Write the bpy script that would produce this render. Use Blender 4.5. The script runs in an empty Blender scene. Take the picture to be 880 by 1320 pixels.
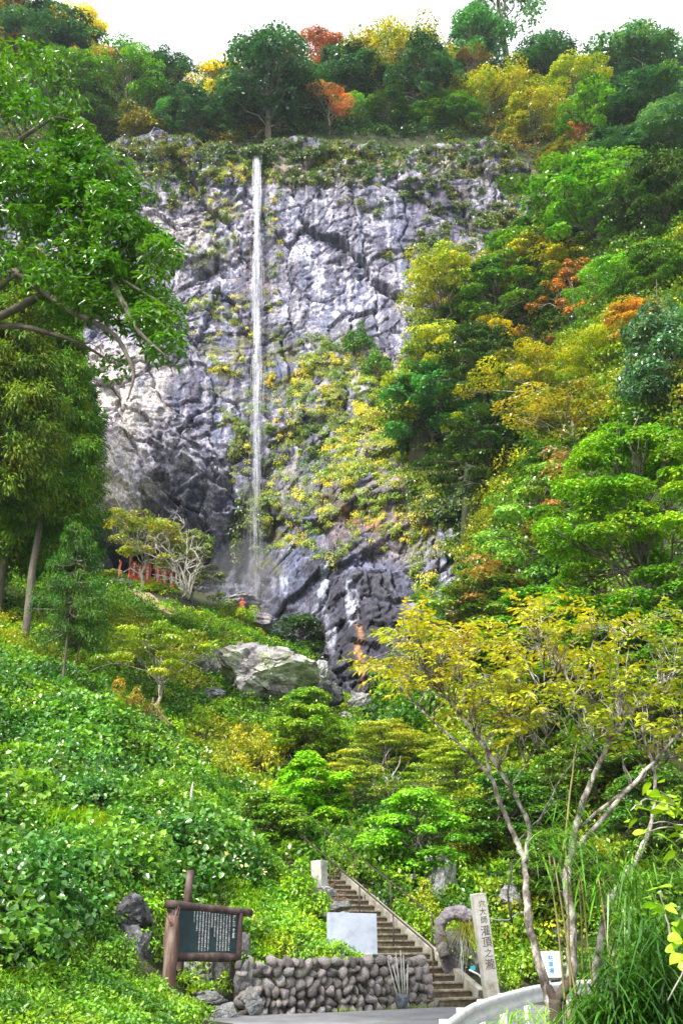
import bpy, bmesh, math, random
import numpy as np
from mathutils import Vector, Matrix, Euler
R = math.radians
PI = math.pi
rng = np.random.default_rng(7)
random.seed(7)
sc = bpy.context.scene
COL = sc.collection

# ------------------------------------------------------------------ camera, world, sun, exposure
PITCH = R(23.4); FPX = 1250.0; EYE = 1.6
cam = bpy.data.cameras.new('camera'); camo = bpy.data.objects.new('camera', cam); COL.objects.link(camo)
camo.location = (0, 0, EYE); camo.rotation_euler = (PI/2 + PITCH, 0, 0)
cam.sensor_fit = 'VERTICAL'; cam.sensor_height = 24; cam.lens = 24*FPX/1320
cam.clip_start = .1; cam.clip_end = 3000
sc.camera = camo
SUN_EL, SUN_AZ = R(50), R(-140)       # azimuth of the sun's position from +Y, clockwise (behind and left of the viewer)
w = bpy.data.worlds.new('World'); sc.world = w; w.use_nodes = True
nt = w.node_tree; nt.nodes.clear()
def N(t, ty, **kw):
    n = t.nodes.new(ty)
    for k, v in kw.items(): setattr(n, k, v)
    return n
sky = N(nt, 'ShaderNodeTexSky', sky_type='NISHITA', sun_disc=False, sun_elevation=SUN_EL, sun_rotation=SUN_AZ, dust_density=2.0, air_density=1.0)
hs = N(nt, 'ShaderNodeHueSaturation'); hs.inputs['Saturation'].default_value = .22; hs.inputs['Value'].default_value = 1.15
mx = N(nt, 'ShaderNodeMix', data_type='RGBA'); mx.inputs[0].default_value = .62; mx.inputs[7].default_value = (11.6, 11.9, 12.4, 1)
bg = N(nt, 'ShaderNodeBackground'); bg.inputs[1].default_value = .088
wo = N(nt, 'ShaderNodeOutputWorld')
nt.links.new(sky.outputs[0], hs.inputs['Color']); nt.links.new(hs.outputs[0], mx.inputs[6])
nt.links.new(mx.outputs[2], bg.inputs[0]); nt.links.new(bg.outputs[0], wo.inputs[0])
sl = bpy.data.lights.new('sun', 'SUN'); sl.energy = 3.9; sl.angle = R(8); sl.color = (1, .95, .86)
so = bpy.data.objects.new('sun', sl); COL.objects.link(so)
sd = Vector((math.sin(SUN_AZ)*math.cos(SUN_EL), math.cos(SUN_AZ)*math.cos(SUN_EL), math.sin(SUN_EL)))
so.rotation_euler = (-sd).to_track_quat('-Z', 'Y').to_euler(); so.location = sd*300
sc.view_settings.view_transform = 'Standard'; sc.view_settings.look = 'None'
sc.view_settings.exposure = 1.27; sc.view_settings.gamma = 1
sc.render.engine = 'CYCLES'
sc.cycles.max_bounces = 6; sc.cycles.diffuse_bounces = 3; sc.cycles.glossy_bounces = 2
sc.cycles.transmission_bounces = 4; sc.cycles.transparent_max_bounces = 24
sc.cycles.use_denoising = True

# ------------------------------------------------------------------ projecting photo pixels to places
cp, sp = math.cos(PITCH), math.sin(PITCH)
def ray(px, py):
    a = (px-440)/FPX; b = (660-py)/FPX
    return np.array([a, cp - b*sp, sp + b*cp])
def P(px, py, Y):
    d = ray(px, py); s = Y/d[1]
    return np.array([d[0]*s, Y, EYE + d[2]*s])
def depth(X, Y, Z): return Y*cp + (Z-EYE)*sp
def proj(X, Y, Z):
    z = Z-EYE; d = Y*cp + z*sp; u = -Y*sp + z*cp
    return 440 + FPX*X/d, 660 - FPX*u/d

# ------------------------------------------------------------------ numpy noise
def _h(ix, iy, iz, s):
    ix = ix.astype(np.int64).astype(np.uint32); iy = iy.astype(np.int64).astype(np.uint32); iz = iz.astype(np.int64).astype(np.uint32)
    h = ix*np.uint32(374761393) + iy*np.uint32(668265263) + iz*np.uint32(2147483647) + np.uint32((s*974711+13) & 0xffffffff)
    h = (h ^ (h >> np.uint32(13)))*np.uint32(1274126177)
    h = (h ^ (h >> np.uint32(15)))*np.uint32(2246822519)
    h = h ^ (h >> np.uint32(16))
    return h.astype(np.float64)/4294967295.0
def vnoise(x, y, z, s=0):
    x = np.asarray(x, float); y = np.asarray(y, float)+0*x; z = np.asarray(z, float)+0*x
    ix, iy, iz = np.floor(x), np.floor(y), np.floor(z)
    fx, fy, fz = x-ix, y-iy, z-iz
    fx = fx*fx*(3-2*fx); fy = fy*fy*(3-2*fy); fz = fz*fz*(3-2*fz)
    r = 0
    for a in (0, 1):
        for b in (0, 1):
            for c in (0, 1):
                r = r + _h(ix+a, iy+b, iz+c, s)*(fx if a else 1-fx)*(fy if b else 1-fy)*(fz if c else 1-fz)
    return r*2-1
def fbm(x, y, z=0., o=4, s=0, g=.5):
    r = 0; a = 1; t = 0
    for i in range(o):
        r = r + a*vnoise(x, y, z, s+i*17); t += a; a *= g
        x = np.asarray(x)*2.03; y = np.asarray(y)*2.03; z = np.asarray(z)*2.03
    return r/t
def worley2(x, y, s=0):
    ix, iy = np.floor(x), np.floor(y)
    f1 = np.full(x.shape, 9.); f2 = f1.copy(); cx = np.zeros_like(x); cy = np.zeros_like(x); dx = np.zeros_like(x); dy = np.zeros_like(x)
    z0 = np.zeros_like(x)
    for a in (-1, 0, 1):
        for b in (-1, 0, 1):
            gx, gy = ix+a, iy+b
            qx = gx+_h(gx, gy, z0, s); qy = gy+_h(gx, gy, z0, s+1)
            ex, ey = x-qx, y-qy
            d = np.sqrt(ex*ex+ey*ey)
            m = d < f1
            f2 = np.where(m, f1, np.minimum(f2, d)); f1 = np.where(m, d, f1)
            cx = np.where(m, gx, cx); cy = np.where(m, gy, cy); dx = np.where(m, ex, dx); dy = np.where(m, ey, dy)
    return f1, f2, cx, cy, dx, dy
def facets(x, y, s=0, tilt=1.):
    f1, f2, cx, cy, dx, dy = worley2(x, y, s)
    z = np.zeros_like(cx)
    o = _h(cx, cy, z, s+5)-.5; gx = _h(cx, cy, z, s+6)-.5; gy = _h(cx, cy, z, s+7)-.5
    return o + tilt*(gx*dx+gy*dy), f2-f1, _h(cx, cy, z, s+8)
def sstep(a, b, x):
    t = np.clip((x-a)/(b-a), 0, 1); return t*t*(3-2*t)
class RBF:
    def __init__(s, pts, vals, reg=0.0, c=0.):
        s.p = np.array(pts, float); n = len(s.p)
        s.c = c; A = np.sqrt(((s.p[:, None]-s.p[None])**2).sum(2)+c*c) - np.eye(n)*reg
        M = np.zeros((n+3, n+3)); M[:n, :n] = A; M[:n, n] = 1; M[:n, n+1:] = s.p; M[n, :n] = 1; M[n+1:, :n] = s.p.T
        s.w = np.linalg.solve(M, np.concatenate([np.array(vals, float), [0, 0, 0]])); s.n = n
    def __call__(s, x, y):
        x = np.asarray(x, float); y = np.asarray(y, float); sh = np.broadcast(x, y).shape
        q = np.stack([np.broadcast_to(x, sh).ravel(), np.broadcast_to(y, sh).ravel()], 1)
        out = np.empty(len(q))
        for i in range(0, len(q), 20000):
            k = q[i:i+20000]
            out[i:i+20000] = np.sqrt(((k[:, None]-s.p[None])**2).sum(2)+s.c**2) @ s.w[:s.n] + s.w[s.n] + k @ s.w[s.n+1:]
        return out.reshape(sh)

# ------------------------------------------------------------------ object helpers
def link(o, parent=None):
    COL.objects.link(o)
    if parent is not None: o.parent = parent
    return o
def tag(o, label=None, cat=None, group=None, kind=None):
    if label: o['label'] = label
    if cat: o['category'] = cat
    if group: o['group'] = group
    if kind: o['kind'] = kind
    return o
def empty(name, loc, rz=0, **kw):
    o = bpy.data.objects.new(name, None); o.location = Vector([float(v) for v in loc]); o.rotation_euler = (0, 0, rz); o.empty_display_size = .2
    link(o); return tag(o, **kw)
def mesh_np(name, V, F, mat=None, smooth=False, tone=None, col=None):
    """V n x 3, F list of arrays (m x k), tone: per-face float, col: per-vertex rgb"""
    me = bpy.data.meshes.new(name)
    if not isinstance(F, (list, tuple)): F = [F]
    F = [np.asarray(f, np.int32) for f in F if len(f)]
    V = np.asarray(V, np.float32)
    me.vertices.add(len(V)); me.vertices.foreach_set('co', V.ravel())
    nl = sum(f.size for f in F); npz = sum(len(f) for f in F)
    me.loops.add(nl); me.loops.foreach_set('vertex_index', np.concatenate([f.ravel() for f in F]))
    me.polygons.add(npz)
    tot = np.concatenate([np.full(len(f), f.shape[1], np.int32) for f in F])
    st = np.concatenate([[0], np.cumsum(tot)[:-1]]).astype(np.int32)
    me.polygons.foreach_set('loop_start', st)
    if smooth: me.polygons.foreach_set('use_smooth', np.ones(npz, bool))
    if tone is not None:
        at = me.attributes.new('tone', 'FLOAT', 'FACE'); at.data.foreach_set('value', np.asarray(tone, np.float32))
    if col is not None:
        at = me.attributes.new('tint', 'FLOAT_COLOR', 'POINT')
        c = np.ones((len(V), 4), np.float32); c[:, :3] = col; at.data.foreach_set('color', c.ravel())
    me.update(calc_edges=True)
    if mat: me.materials.append(mat)
    return me
def ob(name, me, parent=None, color=None, loc=None, **kw):
    o = bpy.data.objects.new(name, me); link(o, parent)
    if color is not None: o.color = (*color, 1)
    if loc is not None: o.location = Vector([float(v) for v in loc])
    return tag(o, **kw)
def bm_mesh(name, bm, mat, smooth=False):
    me = bpy.data.meshes.new(name); bm.to_mesh(me); bm.free()
    if smooth:
        for p in me.polygons: p.use_smooth = True
    me.materials.append(mat); return me
def box_bm(bm, c, s, rot=None, bevel=0):
    r = bmesh.ops.create_cube(bm, size=1); vs = r['verts']
    bmesh.ops.scale(bm, vec=s, verts=vs)
    if bevel:
        es = list({e for v in vs for e in v.link_edges})
        rr = bmesh.ops.bevel(bm, geom=es, offset=bevel, segments=2, affect='EDGES', profile=.7)
        vs = list({v for f in rr['faces'] for v in f.verts} | {v for v in vs if v.is_valid})
    if rot is not None: bmesh.ops.rotate(bm, cent=(0, 0, 0), matrix=rot, verts=vs)
    bmesh.ops.translate(bm, vec=c, verts=vs)
    return vs
def box_me(name, s, mat, bevel=0, c=(0, 0, 0)):
    bm = bmesh.new(); box_bm(bm, c, s, bevel=bevel); return bm_mesh(name, bm, mat)
class Geo:
    """collects numpy pieces into one mesh"""
    def __init__(s): s.V = []; s.F4 = []; s.F3 = []; s.t4 = []; s.t3 = []; s.n = 0
    def add(s, V, F, tone=None):
        F = np.asarray(F); V = np.asarray(V, float)
        t = np.full(len(F), .5) if tone is None else np.broadcast_to(tone, (len(F),))
        if F.shape[1] == 4: s.F4.append(F+s.n); s.t4.append(t)
        else: s.F3.append(F+s.n); s.t3.append(t)
        s.V.append(V); s.n += len(V)
    def mesh(s, name, mat, smooth=False):
        F = []; T = []
        if not s.V: s.add(np.zeros((3, 3)), [[0, 1, 2]])
        if s.F4: F.append(np.concatenate(s.F4)); T += s.t4
        if s.F3: F.append(np.concatenate(s.F3)); T += s.t3
        return mesh_np(name, np.concatenate(s.V), F, mat, smooth, np.concatenate(T))
def tube(pts, rad, k=6, cap=True):
    pts = np.asarray(pts, float); n = len(pts); rad = np.broadcast_to(rad, (n,))
    t = np.gradient(pts, axis=0); t /= np.linalg.norm(t, axis=1)[:, None]+1e-9
    ref = np.array([.13, .21, 1.]) if abs(t[:, 2]).mean() < .8 else np.array([1., .17, .1])
    a = np.cross(t, ref); a /= np.linalg.norm(a, axis=1)[:, None]+1e-9; b = np.cross(t, a)
    th = np.arange(k)*2*PI/k
    V = pts[:, None] + rad[:, None, None]*(np.cos(th)[None, :, None]*a[:, None]+np.sin(th)[None, :, None]*b[:, None])
    V = V.reshape(-1, 3); i = np.arange(n-1)[:, None]*k; j = np.arange(k)[None]
    F = np.stack([i+j, i+(j+1) % k, i+k+(j+1) % k, i+k+j], -1).reshape(-1, 4)
    if cap:
        V = np.concatenate([V, pts[:1], pts[-1:]]); c0 = n*k; jj = np.arange(k)
        F3 = np.concatenate([np.stack([np.full(k, c0), (jj+1) % k, jj], 1), np.stack([np.full(k, c0+1), (n-1)*k+jj, (n-1)*k+(jj+1) % k], 1)])
        return V, F, F3
    return V, F, None
def add_tube(g, pts, rad, k=6, tone=None):
    V, F, F3 = tube(pts, rad, k)
    g.V.append(V); g.F4.append(F+g.n); g.t4.append(np.full(len(F), .5 if tone is None else tone))
    if F3 is not None: g.F3.append(F3+g.n); g.t3.append(np.full(len(F3), .5 if tone is None else tone))
    g.n += len(V)
def unit(v): return v/(np.linalg.norm(v, axis=-1, keepdims=True)+1e-9)
def wobble(a, b, n, amp, sag=0, r=rng):
    t = np.linspace(0, 1, n)[:, None]; a = np.asarray(a, float); b = np.asarray(b, float)
    p = a+(b-a)*t; L = np.linalg.norm(b-a)
    j = r.normal(0, amp*L, (n, 3)); j[0] = 0; j[-1] = 0
    p = p+j*np.sin(PI*t)
    p[:, 2] += (sag*L*np.sin(PI*t[:, 0]))
    return p
def leaf_geo(g, Pn, D, Nn, L, Wd, tone, fold=False, droop=.15, tip=.5):
    """leaves at Pn (n x 3), along D, facing Nn; fold: six-vertex folded leaf of two quads, else one diamond"""
    n = len(Pn); D = unit(D); S = unit(np.cross(D, Nn)); Nn = np.cross(S, D)
    L = np.broadcast_to(L, (n,))[:, None]; Wd = np.broadcast_to(Wd, (n,))[:, None]
    if fold:
        b = Pn; s1 = Pn+D*L*.3; s2 = Pn+D*L*.68; tp = Pn+D*L-Nn*L*droop
        V = np.stack([b, s1+S*Wd*.5+Nn*Wd*.12, s2+S*Wd*.36+Nn*Wd*.08-Nn*L*droop*.4, tp, s2-S*Wd*.36+Nn*Wd*.08-Nn*L*droop*.4, s1-S*Wd*.5+Nn*Wd*.12], 1).reshape(-1, 3)
        i = np.arange(n)[:, None]*6
        F = np.concatenate([i+np.array([0, 1, 2, 3]), i+np.array([0, 3, 4, 5])], 1).reshape(-1, 4)
        g.add(V, F, np.repeat(np.broadcast_to(tone, (n,)), 2))
    else:
        m = Pn+D*L*tip
        V = np.stack([Pn, m+S*Wd*.5, Pn+D*L-Nn*L*droop, m-S*Wd*.5], 1).reshape(-1, 3)
        F = (np.arange(n)[:, None]*4+np.arange(4)[None])
        g.add(V, F, np.broadcast_to(tone, (n,)))
def blade_geo(g, Pn, D, L, Wd, bend, tone, seg=3):
    """arching grass or bamboo blades: narrow strips that curve over"""
    n = len(Pn); D = unit(D); H = D.copy(); H[:, 2] = 0; H = unit(H+1e-4); S = unit(np.cross(D, np.array([0, 0, 1.])+0*D))
    L = np.broadcast_to(L, (n,))[:, None]; Wd = np.broadcast_to(Wd, (n,))[:, None]; bend = np.broadcast_to(bend, (n,))[:, None]
    rows = []
    for k in range(seg+1):
        t = k/seg
        c = Pn+D*L*t+(H*.5-np.array([0, 0, 1.]))*L*bend*t*t
        wd = Wd*.5*(1-t)**.6*(1.0 if k else .6) if k < seg else Wd*.02
        rows += [c-S*wd, c+S*wd]
    V = np.stack(rows, 1).reshape(-1, 3); m = 2*(seg+1); i = np.arange(n)[:, None]*m
    F = np.concatenate([i+np.array([2*k, 2*k+1, 2*k+3, 2*k+2]) for k in range(seg)], 1).reshape(-1, 4)
    g.add(V, F, np.repeat(np.broadcast_to(tone, (n,)), seg))

# ------------------------------------------------------------------ materials
def newmat(name):
    m = bpy.data.materials.new(name); m.use_nodes = True; t = m.node_tree; t.nodes.clear()
    out = N(t, 'ShaderNodeOutputMaterial'); return m, t, out
def ramp(t, fac, stops):
    r = N(t, 'ShaderNodeValToRGB'); e = r.color_ramp.elements
    while len(e) < len(stops): e.new(.5)
    for i, (p, c) in enumerate(stops): e[i].position = p; e[i].color = (*c, 1) if len(c) == 3 else c
    t.links.new(fac, r.inputs[0]); return r.outputs[0]
def noise(t, scale, detail=5, rough=.6, coord='Object', stretch=None, dist=0):
    tc = N(t, 'ShaderNodeTexCoord'); n = N(t, 'ShaderNodeTexNoise'); n.inputs['Scale'].default_value = scale
    n.inputs['Detail'].default_value = detail; n.inputs['Roughness'].default_value = rough; n.inputs['Distortion'].default_value = dist
    src = tc.outputs[coord]
    if stretch:
        mp = N(t, 'ShaderNodeMapping'); mp.inputs['Scale'].default_value = stretch; t.links.new(src, mp.inputs[0]); src = mp.outputs[0]
    t.links.new(src, n.inputs['Vector']); return n.outputs[0]
def mixc(t, fac, a, b, mode='MIX'):
    m = N(t, 'ShaderNodeMix', data_type='RGBA', blend_type=mode)
    for s, v in ((0, fac), (6, a), (7, b)):
        if hasattr(v, 'links') or hasattr(v, 'is_linked'): t.links.new(v, m.inputs[s])
        else: m.inputs[s].default_value = v if s == 0 else ((*v, 1) if len(v) == 3 else v)
    return m.outputs[2]
def mat_simple(name, stops, scale=3, rough=.8, bump=.3, bscale=20, spec=.3, stretch=None, metal=0, bdist=.02):
    m, t, out = newmat(name); b = N(t, 'ShaderNodeBsdfPrincipled')
    c = ramp(t, noise(t, scale, 6, .65, stretch=stretch), stops)
    t.links.new(c, b.inputs['Base Color']); b.inputs['Roughness'].default_value = rough
    b.inputs['Specular IOR Level'].default_value = spec; b.inputs['Metallic'].default_value = metal
    if bump:
        bp = N(t, 'ShaderNodeBump'); bp.inputs['Strength'].default_value = bump; bp.inputs['Distance'].default_value = bdist
        t.links.new(noise(t, bscale, 6, .7, stretch=stretch), bp.inputs['Height']); t.links.new(bp.outputs[0], b.inputs['Normal'])
    t.links.new(b.outputs[0], out.inputs[0]); return m
def mat_leaf(name, lo=.45, hi=1.7, warm=.35, gloss=.38, spec=.5, transl=.3, warmcol=(1.5, 1.05, .4)):
    m, t, out = newmat(name); oi = N(t, 'ShaderNodeObjectInfo'); at = N(t, 'ShaderNodeAttribute', attribute_name='tone')
    mr = N(t, 'ShaderNodeMapRange'); mr.inputs[3].default_value = lo; mr.inputs[4].default_value = hi; t.links.new(at.outputs['Fac'], mr.inputs[0])
    vm = N(t, 'ShaderNodeVectorMath', operation='SCALE'); t.links.new(oi.outputs['Color'], vm.inputs[0]); t.links.new(mr.outputs[0], vm.inputs['Scale'])
    wv = N(t, 'ShaderNodeVectorMath', operation='MULTIPLY'); t.links.new(vm.outputs[0], wv.inputs[0]); wv.inputs[1].default_value = (1.45, 1.15, .75); vm = wv
    ge = N(t, 'ShaderNodeNewGeometry'); wn = N(t, 'ShaderNodeTexNoise'); wn.inputs['Scale'].default_value = .42; wn.inputs['Detail'].default_value = 4; wn.inputs['Roughness'].default_value = .65; t.links.new(ge.outputs['Position'], wn.inputs['Vector'])
    dr_ = ramp(t, wn.outputs[0], [(.36, (.55, .78, .95)), (.5, (1, 1, 1)), (.64, (1.45, 1.12, .8))])
    wm = N(t, 'ShaderNodeVectorMath', operation='MULTIPLY'); t.links.new(vm.outputs[0], wm.inputs[0]); t.links.new(dr_, wm.inputs[1]); vm = wm
    n = noise(t, 1.1, 3, .5)
    f = ramp(t, n, [(.42, (0, 0, 0)), (.68, (warm, warm, warm))])
    tint = mixc(t, 1.0, vm.outputs[0], warmcol, 'MULTIPLY')
    c = mixc(t, f, vm.outputs[0], tint)
    b = N(t, 'ShaderNodeBsdfPrincipled'); t.links.new(c, b.inputs['Base Color']); b.inputs['Roughness'].default_value = gloss; b.inputs['Specular IOR Level'].default_value = spec
    tr = N(t, 'ShaderNodeBsdfTranslucent'); tc = mixc(t, 1.0, c, (1.15, 1.25, .5), 'MULTIPLY'); t.links.new(tc, tr.inputs[0])
    ms = N(t, 'ShaderNodeMixShader'); ms.inputs[0].default_value = transl
    t.links.new(b.outputs[0], ms.inputs[1]); t.links.new(tr.outputs[0], ms.inputs[2]); t.links.new(ms.outputs[0], out.inputs[0])
    return m
M_LEAF = mat_leaf('leaf', lo=.35, hi=1.9, warm=.3, warmcol=(1.45, 1.12, .4)); M_LEAFG = mat_leaf('leaf_glossy', gloss=.3, spec=.7, warm=.15); M_NEEDLE = mat_leaf('needle', gloss=.6, spec=.25, warm=.6, warmcol=(1.9, 1.05, .5))
M_BARK = mat_simple('bark', [(.3, (.05, .045, .035)), (.55, (.16, .14, .11)), (.75, (.32, .3, .26))], 2.5, .9, .8, 12, stretch=(1, 1, .35))
M_BARKP = mat_simple('pale_bark', [(.3, (.10, .085, .07)), (.5, (.3, .27, .23)), (.7, (.55, .52, .47))], 5, .85, .8, 25, stretch=(1, 1, .6))
M_DEADW = mat_simple('dead_wood', [(.3, (.22, .2, .17)), (.7, (.6, .57, .52))], 3, .85, .5, 20)

# ------------------------------------------------------------------ terrain
YC = 98.5
def pts3(L): return [(lambda q: (q[0], q[1], q[2]))(P(*l)) for l in L]
low = pts3([  # left spur (its near flank, then its crest)
    (0,1300,16),(0,1200,19.5),(0,1100,23.5),(0,1000,29),(0,900,37),(100,1250,19.5),(100,1180,21.5),(100,1100,25),(100,1000,30.5),(120,930,36),
    (180,1240,21.5),(200,1180,23.5),(200,1100,26.5),(190,1020,30.5),(290,1110,28),(290,1180,25.8),(245,1040,31),(60,880,42),(0,850,46),(200,985,35),
    # valley floor rising to the foot of the cliff
    (340,1130,30.5),(380,1190,27.5),(340,1070,39),(300,1010,47),(250,980,47),(340,960,54),(335,905,60),(200,920,50),(130,870,52),(60,830,56),(0,800,60),
    (200,850,62),(120,800,66),(190,790,73),(140,770,76),(60,740,78),(0,720,80),(225,768,80),(270,800,82),(330,815,86),(400,850,78),(450,905,70),(500,925,64),(560,905,60),
    (200,755,88),(280,765,93),(330,785,92),
    (450,1080,40),(450,1000,50),(520,1060,42),(420,960,55),(520,990,51),
    # right valley side
    (640,920,50),(600,1010,46),(700,1010,39),(600,1110,37),(700,1130,35),(800,1110,31),(880,1010,31),(880,1150,27),(600,1180,33),
    (880,900,36),(880,800,40),(880,700,45),(880,600,50),(880,500,55),(880,400,63),(880,300,72),(880,200,86),
    (760,900,44),(760,800,50),(760,700,54),(760,600,60),(760,500,68),(760,400,77),(760,300,88),(725,350,89),(640,420,84),(640,500,78),(600,560,76),(545,590,81.5),(535,500,83.5),(545,420,87.5),(560,450,88),(590,400,90),(640,355,92),
    (620,640,73),(620,740,68),(570,820,64),(680,760,57),(680,640,66),(820,350,72),(820,250,84),(740,240,96)])
low += [(x, y, 0) for x in (-2.2, 0, 2, 4, 7, 10) for y in (6, 14, 21)] + [(4, 25, 0), (6, 28.5, 0), (9, 31, 0), (12.5, 33, .1), (4.2, 27.2, .5), (14, 20, .3), (16, 27, .6), (8, 25, -.1), (12, 14, 0), (11, 28, 0)]
low += [(-5, 14, .2), (-3, 18, 0), (-3.3, 21.6, .05), ]
low += [(-2.4, 23.7, .85), (-1, 24.5, .93), (0, 25.1, .95), (1, 25.7, .9), (-3.6, 23.6, .6), (-.5, 26.5, 1.5), (.4, 27.5, 1.7)]
# beside and under the flight of steps
SA = R(25)
for k in range(0, 8):
    l = 12*k/7; c0 = np.array([2.42-math.sin(SA)*l, 25.5+math.cos(SA)*l]); r_ = np.array([math.cos(SA), math.sin(SA)])
    for o_, dz in ((-1.5, -.05), (0, -.4), (1.5, -.1)):
        low.append((*(c0+r_*o_), max(-.1, l*.155/.40+dz)))
low += [(-2.15+f*4.17+.06, 22.75+f*2.5-.14, -.3) for f in (0, .2, .4, .6, .8, 1)]+[(-2.15+f*4.17+.3, 22.75+f*2.5-.6, -.22) for f in (0, .25, .5, .75, 1)]
low += [(0,80,16),(12,79,19),(9,80,18),(16,79,22),(3,76,16),(6,74,15),(9,74,16),(1,92,20),(4,84,16),(-4,84,22),(-8,98,28),(-14,98,29),(-20,98,30),(13,79.5,19)]
low += [(-45, 30, 14), (-70, 60, 45), (-45, 60, 34), (-60, 90, 70), (45, 30, 16), (60, 60, 48), (55, 90, 85), (-40, 0, 6), (40, 0, 3), (-80, 0, 12), (80, 0, 12), (0, -60, -4), (60, -60, 2), (-60, -60, 2)]
G1 = RBF([(a, b) for a, b, c in low], [c for a, b, c in low], .1, .5)
up = pts3([(0,90,104),(100,110,104),(160,170,101),(200,165,101),(300,175,103),(340,180,101),(450,170,102),(450,120,110),(600,170,102),(600,110,116),(700,180,102),(700,130,112),
           (800,160,104),(880,150,97),(300,135,112),(200,120,112),(120,210,100),(20,200,101),(720,240,99.5),(520,180,101),(260,190,100.5),(80,60,112),(0,20,114),(450,90,120),(560,70,125),(700,100,122),(820,120,116)])
up += [(-30, 135, 100), (0, 140, 106), (30, 140, 112), (60, 120, 105), (70, 90, 92), (-60, 110, 96), (0, 190, 92), (60, 190, 92), (-70, 190, 88)]
G2 = RBF([(a, b) for a, b, c in up], [c for a, b, c in up], .3)
def H(x, y, detail=True):
    x = np.asarray(x, float); y = np.asarray(y, float)
    yb = 93 - 20*sstep(-2, 9, x)*sstep(40, 15, x)*1.0   # where the valley floor meets the cliff
    z1 = G1(x, np.minimum(y, np.where(x > 26, y, 95.)))
    z2 = G2(x, y)
    k = sstep(0, 1, (y-YC)/1.6)*sstep(-42, -38, x)*(1-sstep(28, 33, x)) + (1-sstep(-42, -38, x))*sstep(84, 104, y) + sstep(28, 33, x)*sstep(84, 101, y)
    z = z1*(1-k)+z2*k
    r = np.sqrt((x/260)**2+((y-60)/260)**2); far = sstep(.5, 1.6, r)
    z = z*(1-far)+(30+40*fbm(x/120, y/120, 0, 3, 91))*far*(y > -1e9)
    if detail:
        fl = sstep(24, 32, y)+sstep(3.5, 8, np.abs(x))*sstep(12, 20, y)*(x < 0)
        z = z+np.clip(fl, 0, 1)*(.55*fbm(x/5, y/5, 0, 4, 3))+.65*sstep(-3.5, -5, x)*sstep(15, 18, y)*(1-sstep(40, 55, y))*fbm(x/1.7, y/2.2, 0, 3, 33)
    return z
def hit(px, py, y0=12., y1=170.):
    d = ray(px, py); Y = np.concatenate([np.arange(y0, y1, .25)]); s = Y/d[1]
    z = EYE+d[2]*s; h = H(d[0]*s, Y); m = np.nonzero(z < h)[0]
    i = m[0] if len(m) else len(Y)-1
    return np.array([d[0]*s[i], Y[i], h[i]])
xs = np.unique(np.concatenate([np.linspace(-600, -50, 24), np.arange(-50, 52, .6), np.linspace(52, 600, 24)]))
ys = np.unique(np.concatenate([np.linspace(-300, -4, 14), np.arange(-4, 132, .6), np.linspace(132, 800, 26)]))
GX, GY = np.meshgrid(xs, ys); GZ = H(GX, GY)
nx, ny = len(xs), len(ys); ii = (np.arange(ny-1)[:, None]*nx+np.arange(nx-1)[None]).ravel()
F = np.stack([ii, ii+1, ii+nx+1, ii+nx], 1)
m, t, out = newmat('earth'); b = N(t, 'ShaderNodeBsdfPrincipled'); b.inputs['Roughness'].default_value = .95
c1 = ramp(t, noise(t, .8, 8, .7), [(.35, (.02, .03, .01)), (.5, (.035, .05, .014)), (.62, (.06, .05, .03)), (.8, (.12, .10, .065))])
t.links.new(c1, b.inputs[0]); bp = N(t, 'ShaderNodeBump'); bp.inputs['Distance'].default_value = .15; t.links.new(noise(t, 4, 8, .7), bp.inputs['Height']); t.links.new(bp.outputs[0], b.inputs['Normal']); t.links.new(b.outputs[0], out.inputs[0])
M_EARTH = m
ob('ground', mesh_np('ground', np.stack([GX, GY, GZ], -1).reshape(-1, 3), F, M_EARTH, True), kind='structure')

# ------------------------------------------------------------------ the cliff
ck = [(140,190,97),(250,200,97),(330,195,96.5),(450,190,97),(600,190,97),(720,235,97.5),(60,200,98),(130,300,95),(130,400,93),(330,400,94.5),(330,300,95.5),(450,400,93),(450,300,95),(600,350,94),(700,300,95),(600,260,96),
      (60,420,92),(60,560,88),(100,520,88.5),(200,560,90),(330,560,92.5),(450,500,89.5),(540,480,89),(640,460,92),(560,400,92),(620,540,88),(150,640,86.5),(150,690,90),(250,640,91),(240,700,94.5),(330,700,94),(300,745,96),(390,640,88),(420,650,85),(520,650,81),(560,620,80.5),(640,600,84),
      (200,760,94),(280,775,95),(330,790,93.5),(400,760,84.5),(450,800,79.5),(520,800,77),(460,890,74.5),(430,905,77),(560,740,78),(620,700,77),(600,800,73),(60,700,90),(360,690,90),(380,740,86.5),(350,830,89),(560,880,68),(640,800,72)]
ckp = [P(*c) for c in ck]
GC = RBF([(p[0], p[2]) for p in ckp], [p[1] for p in ckp], .1, 3.)
nu, nv = 560, 560
X1 = np.linspace(-44, 34, nu)
lipz = G2(X1, np.full(nu, YC+1.5))
lipz = lipz+2.2*fbm(X1/6, 0*X1, 0, 4, 12)-.6
base = 8+8*sstep(-4, -22, X1) if False else 8+8*(1-sstep(-22, -4, X1))
tt = np.linspace(0, 1, nv)[:, None]
CX = np.broadcast_to(X1[None], (nv, nu)).copy(); CZ = base[None]+(lipz-base)[None]*tt
CY = GC(CX, CZ)
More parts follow.
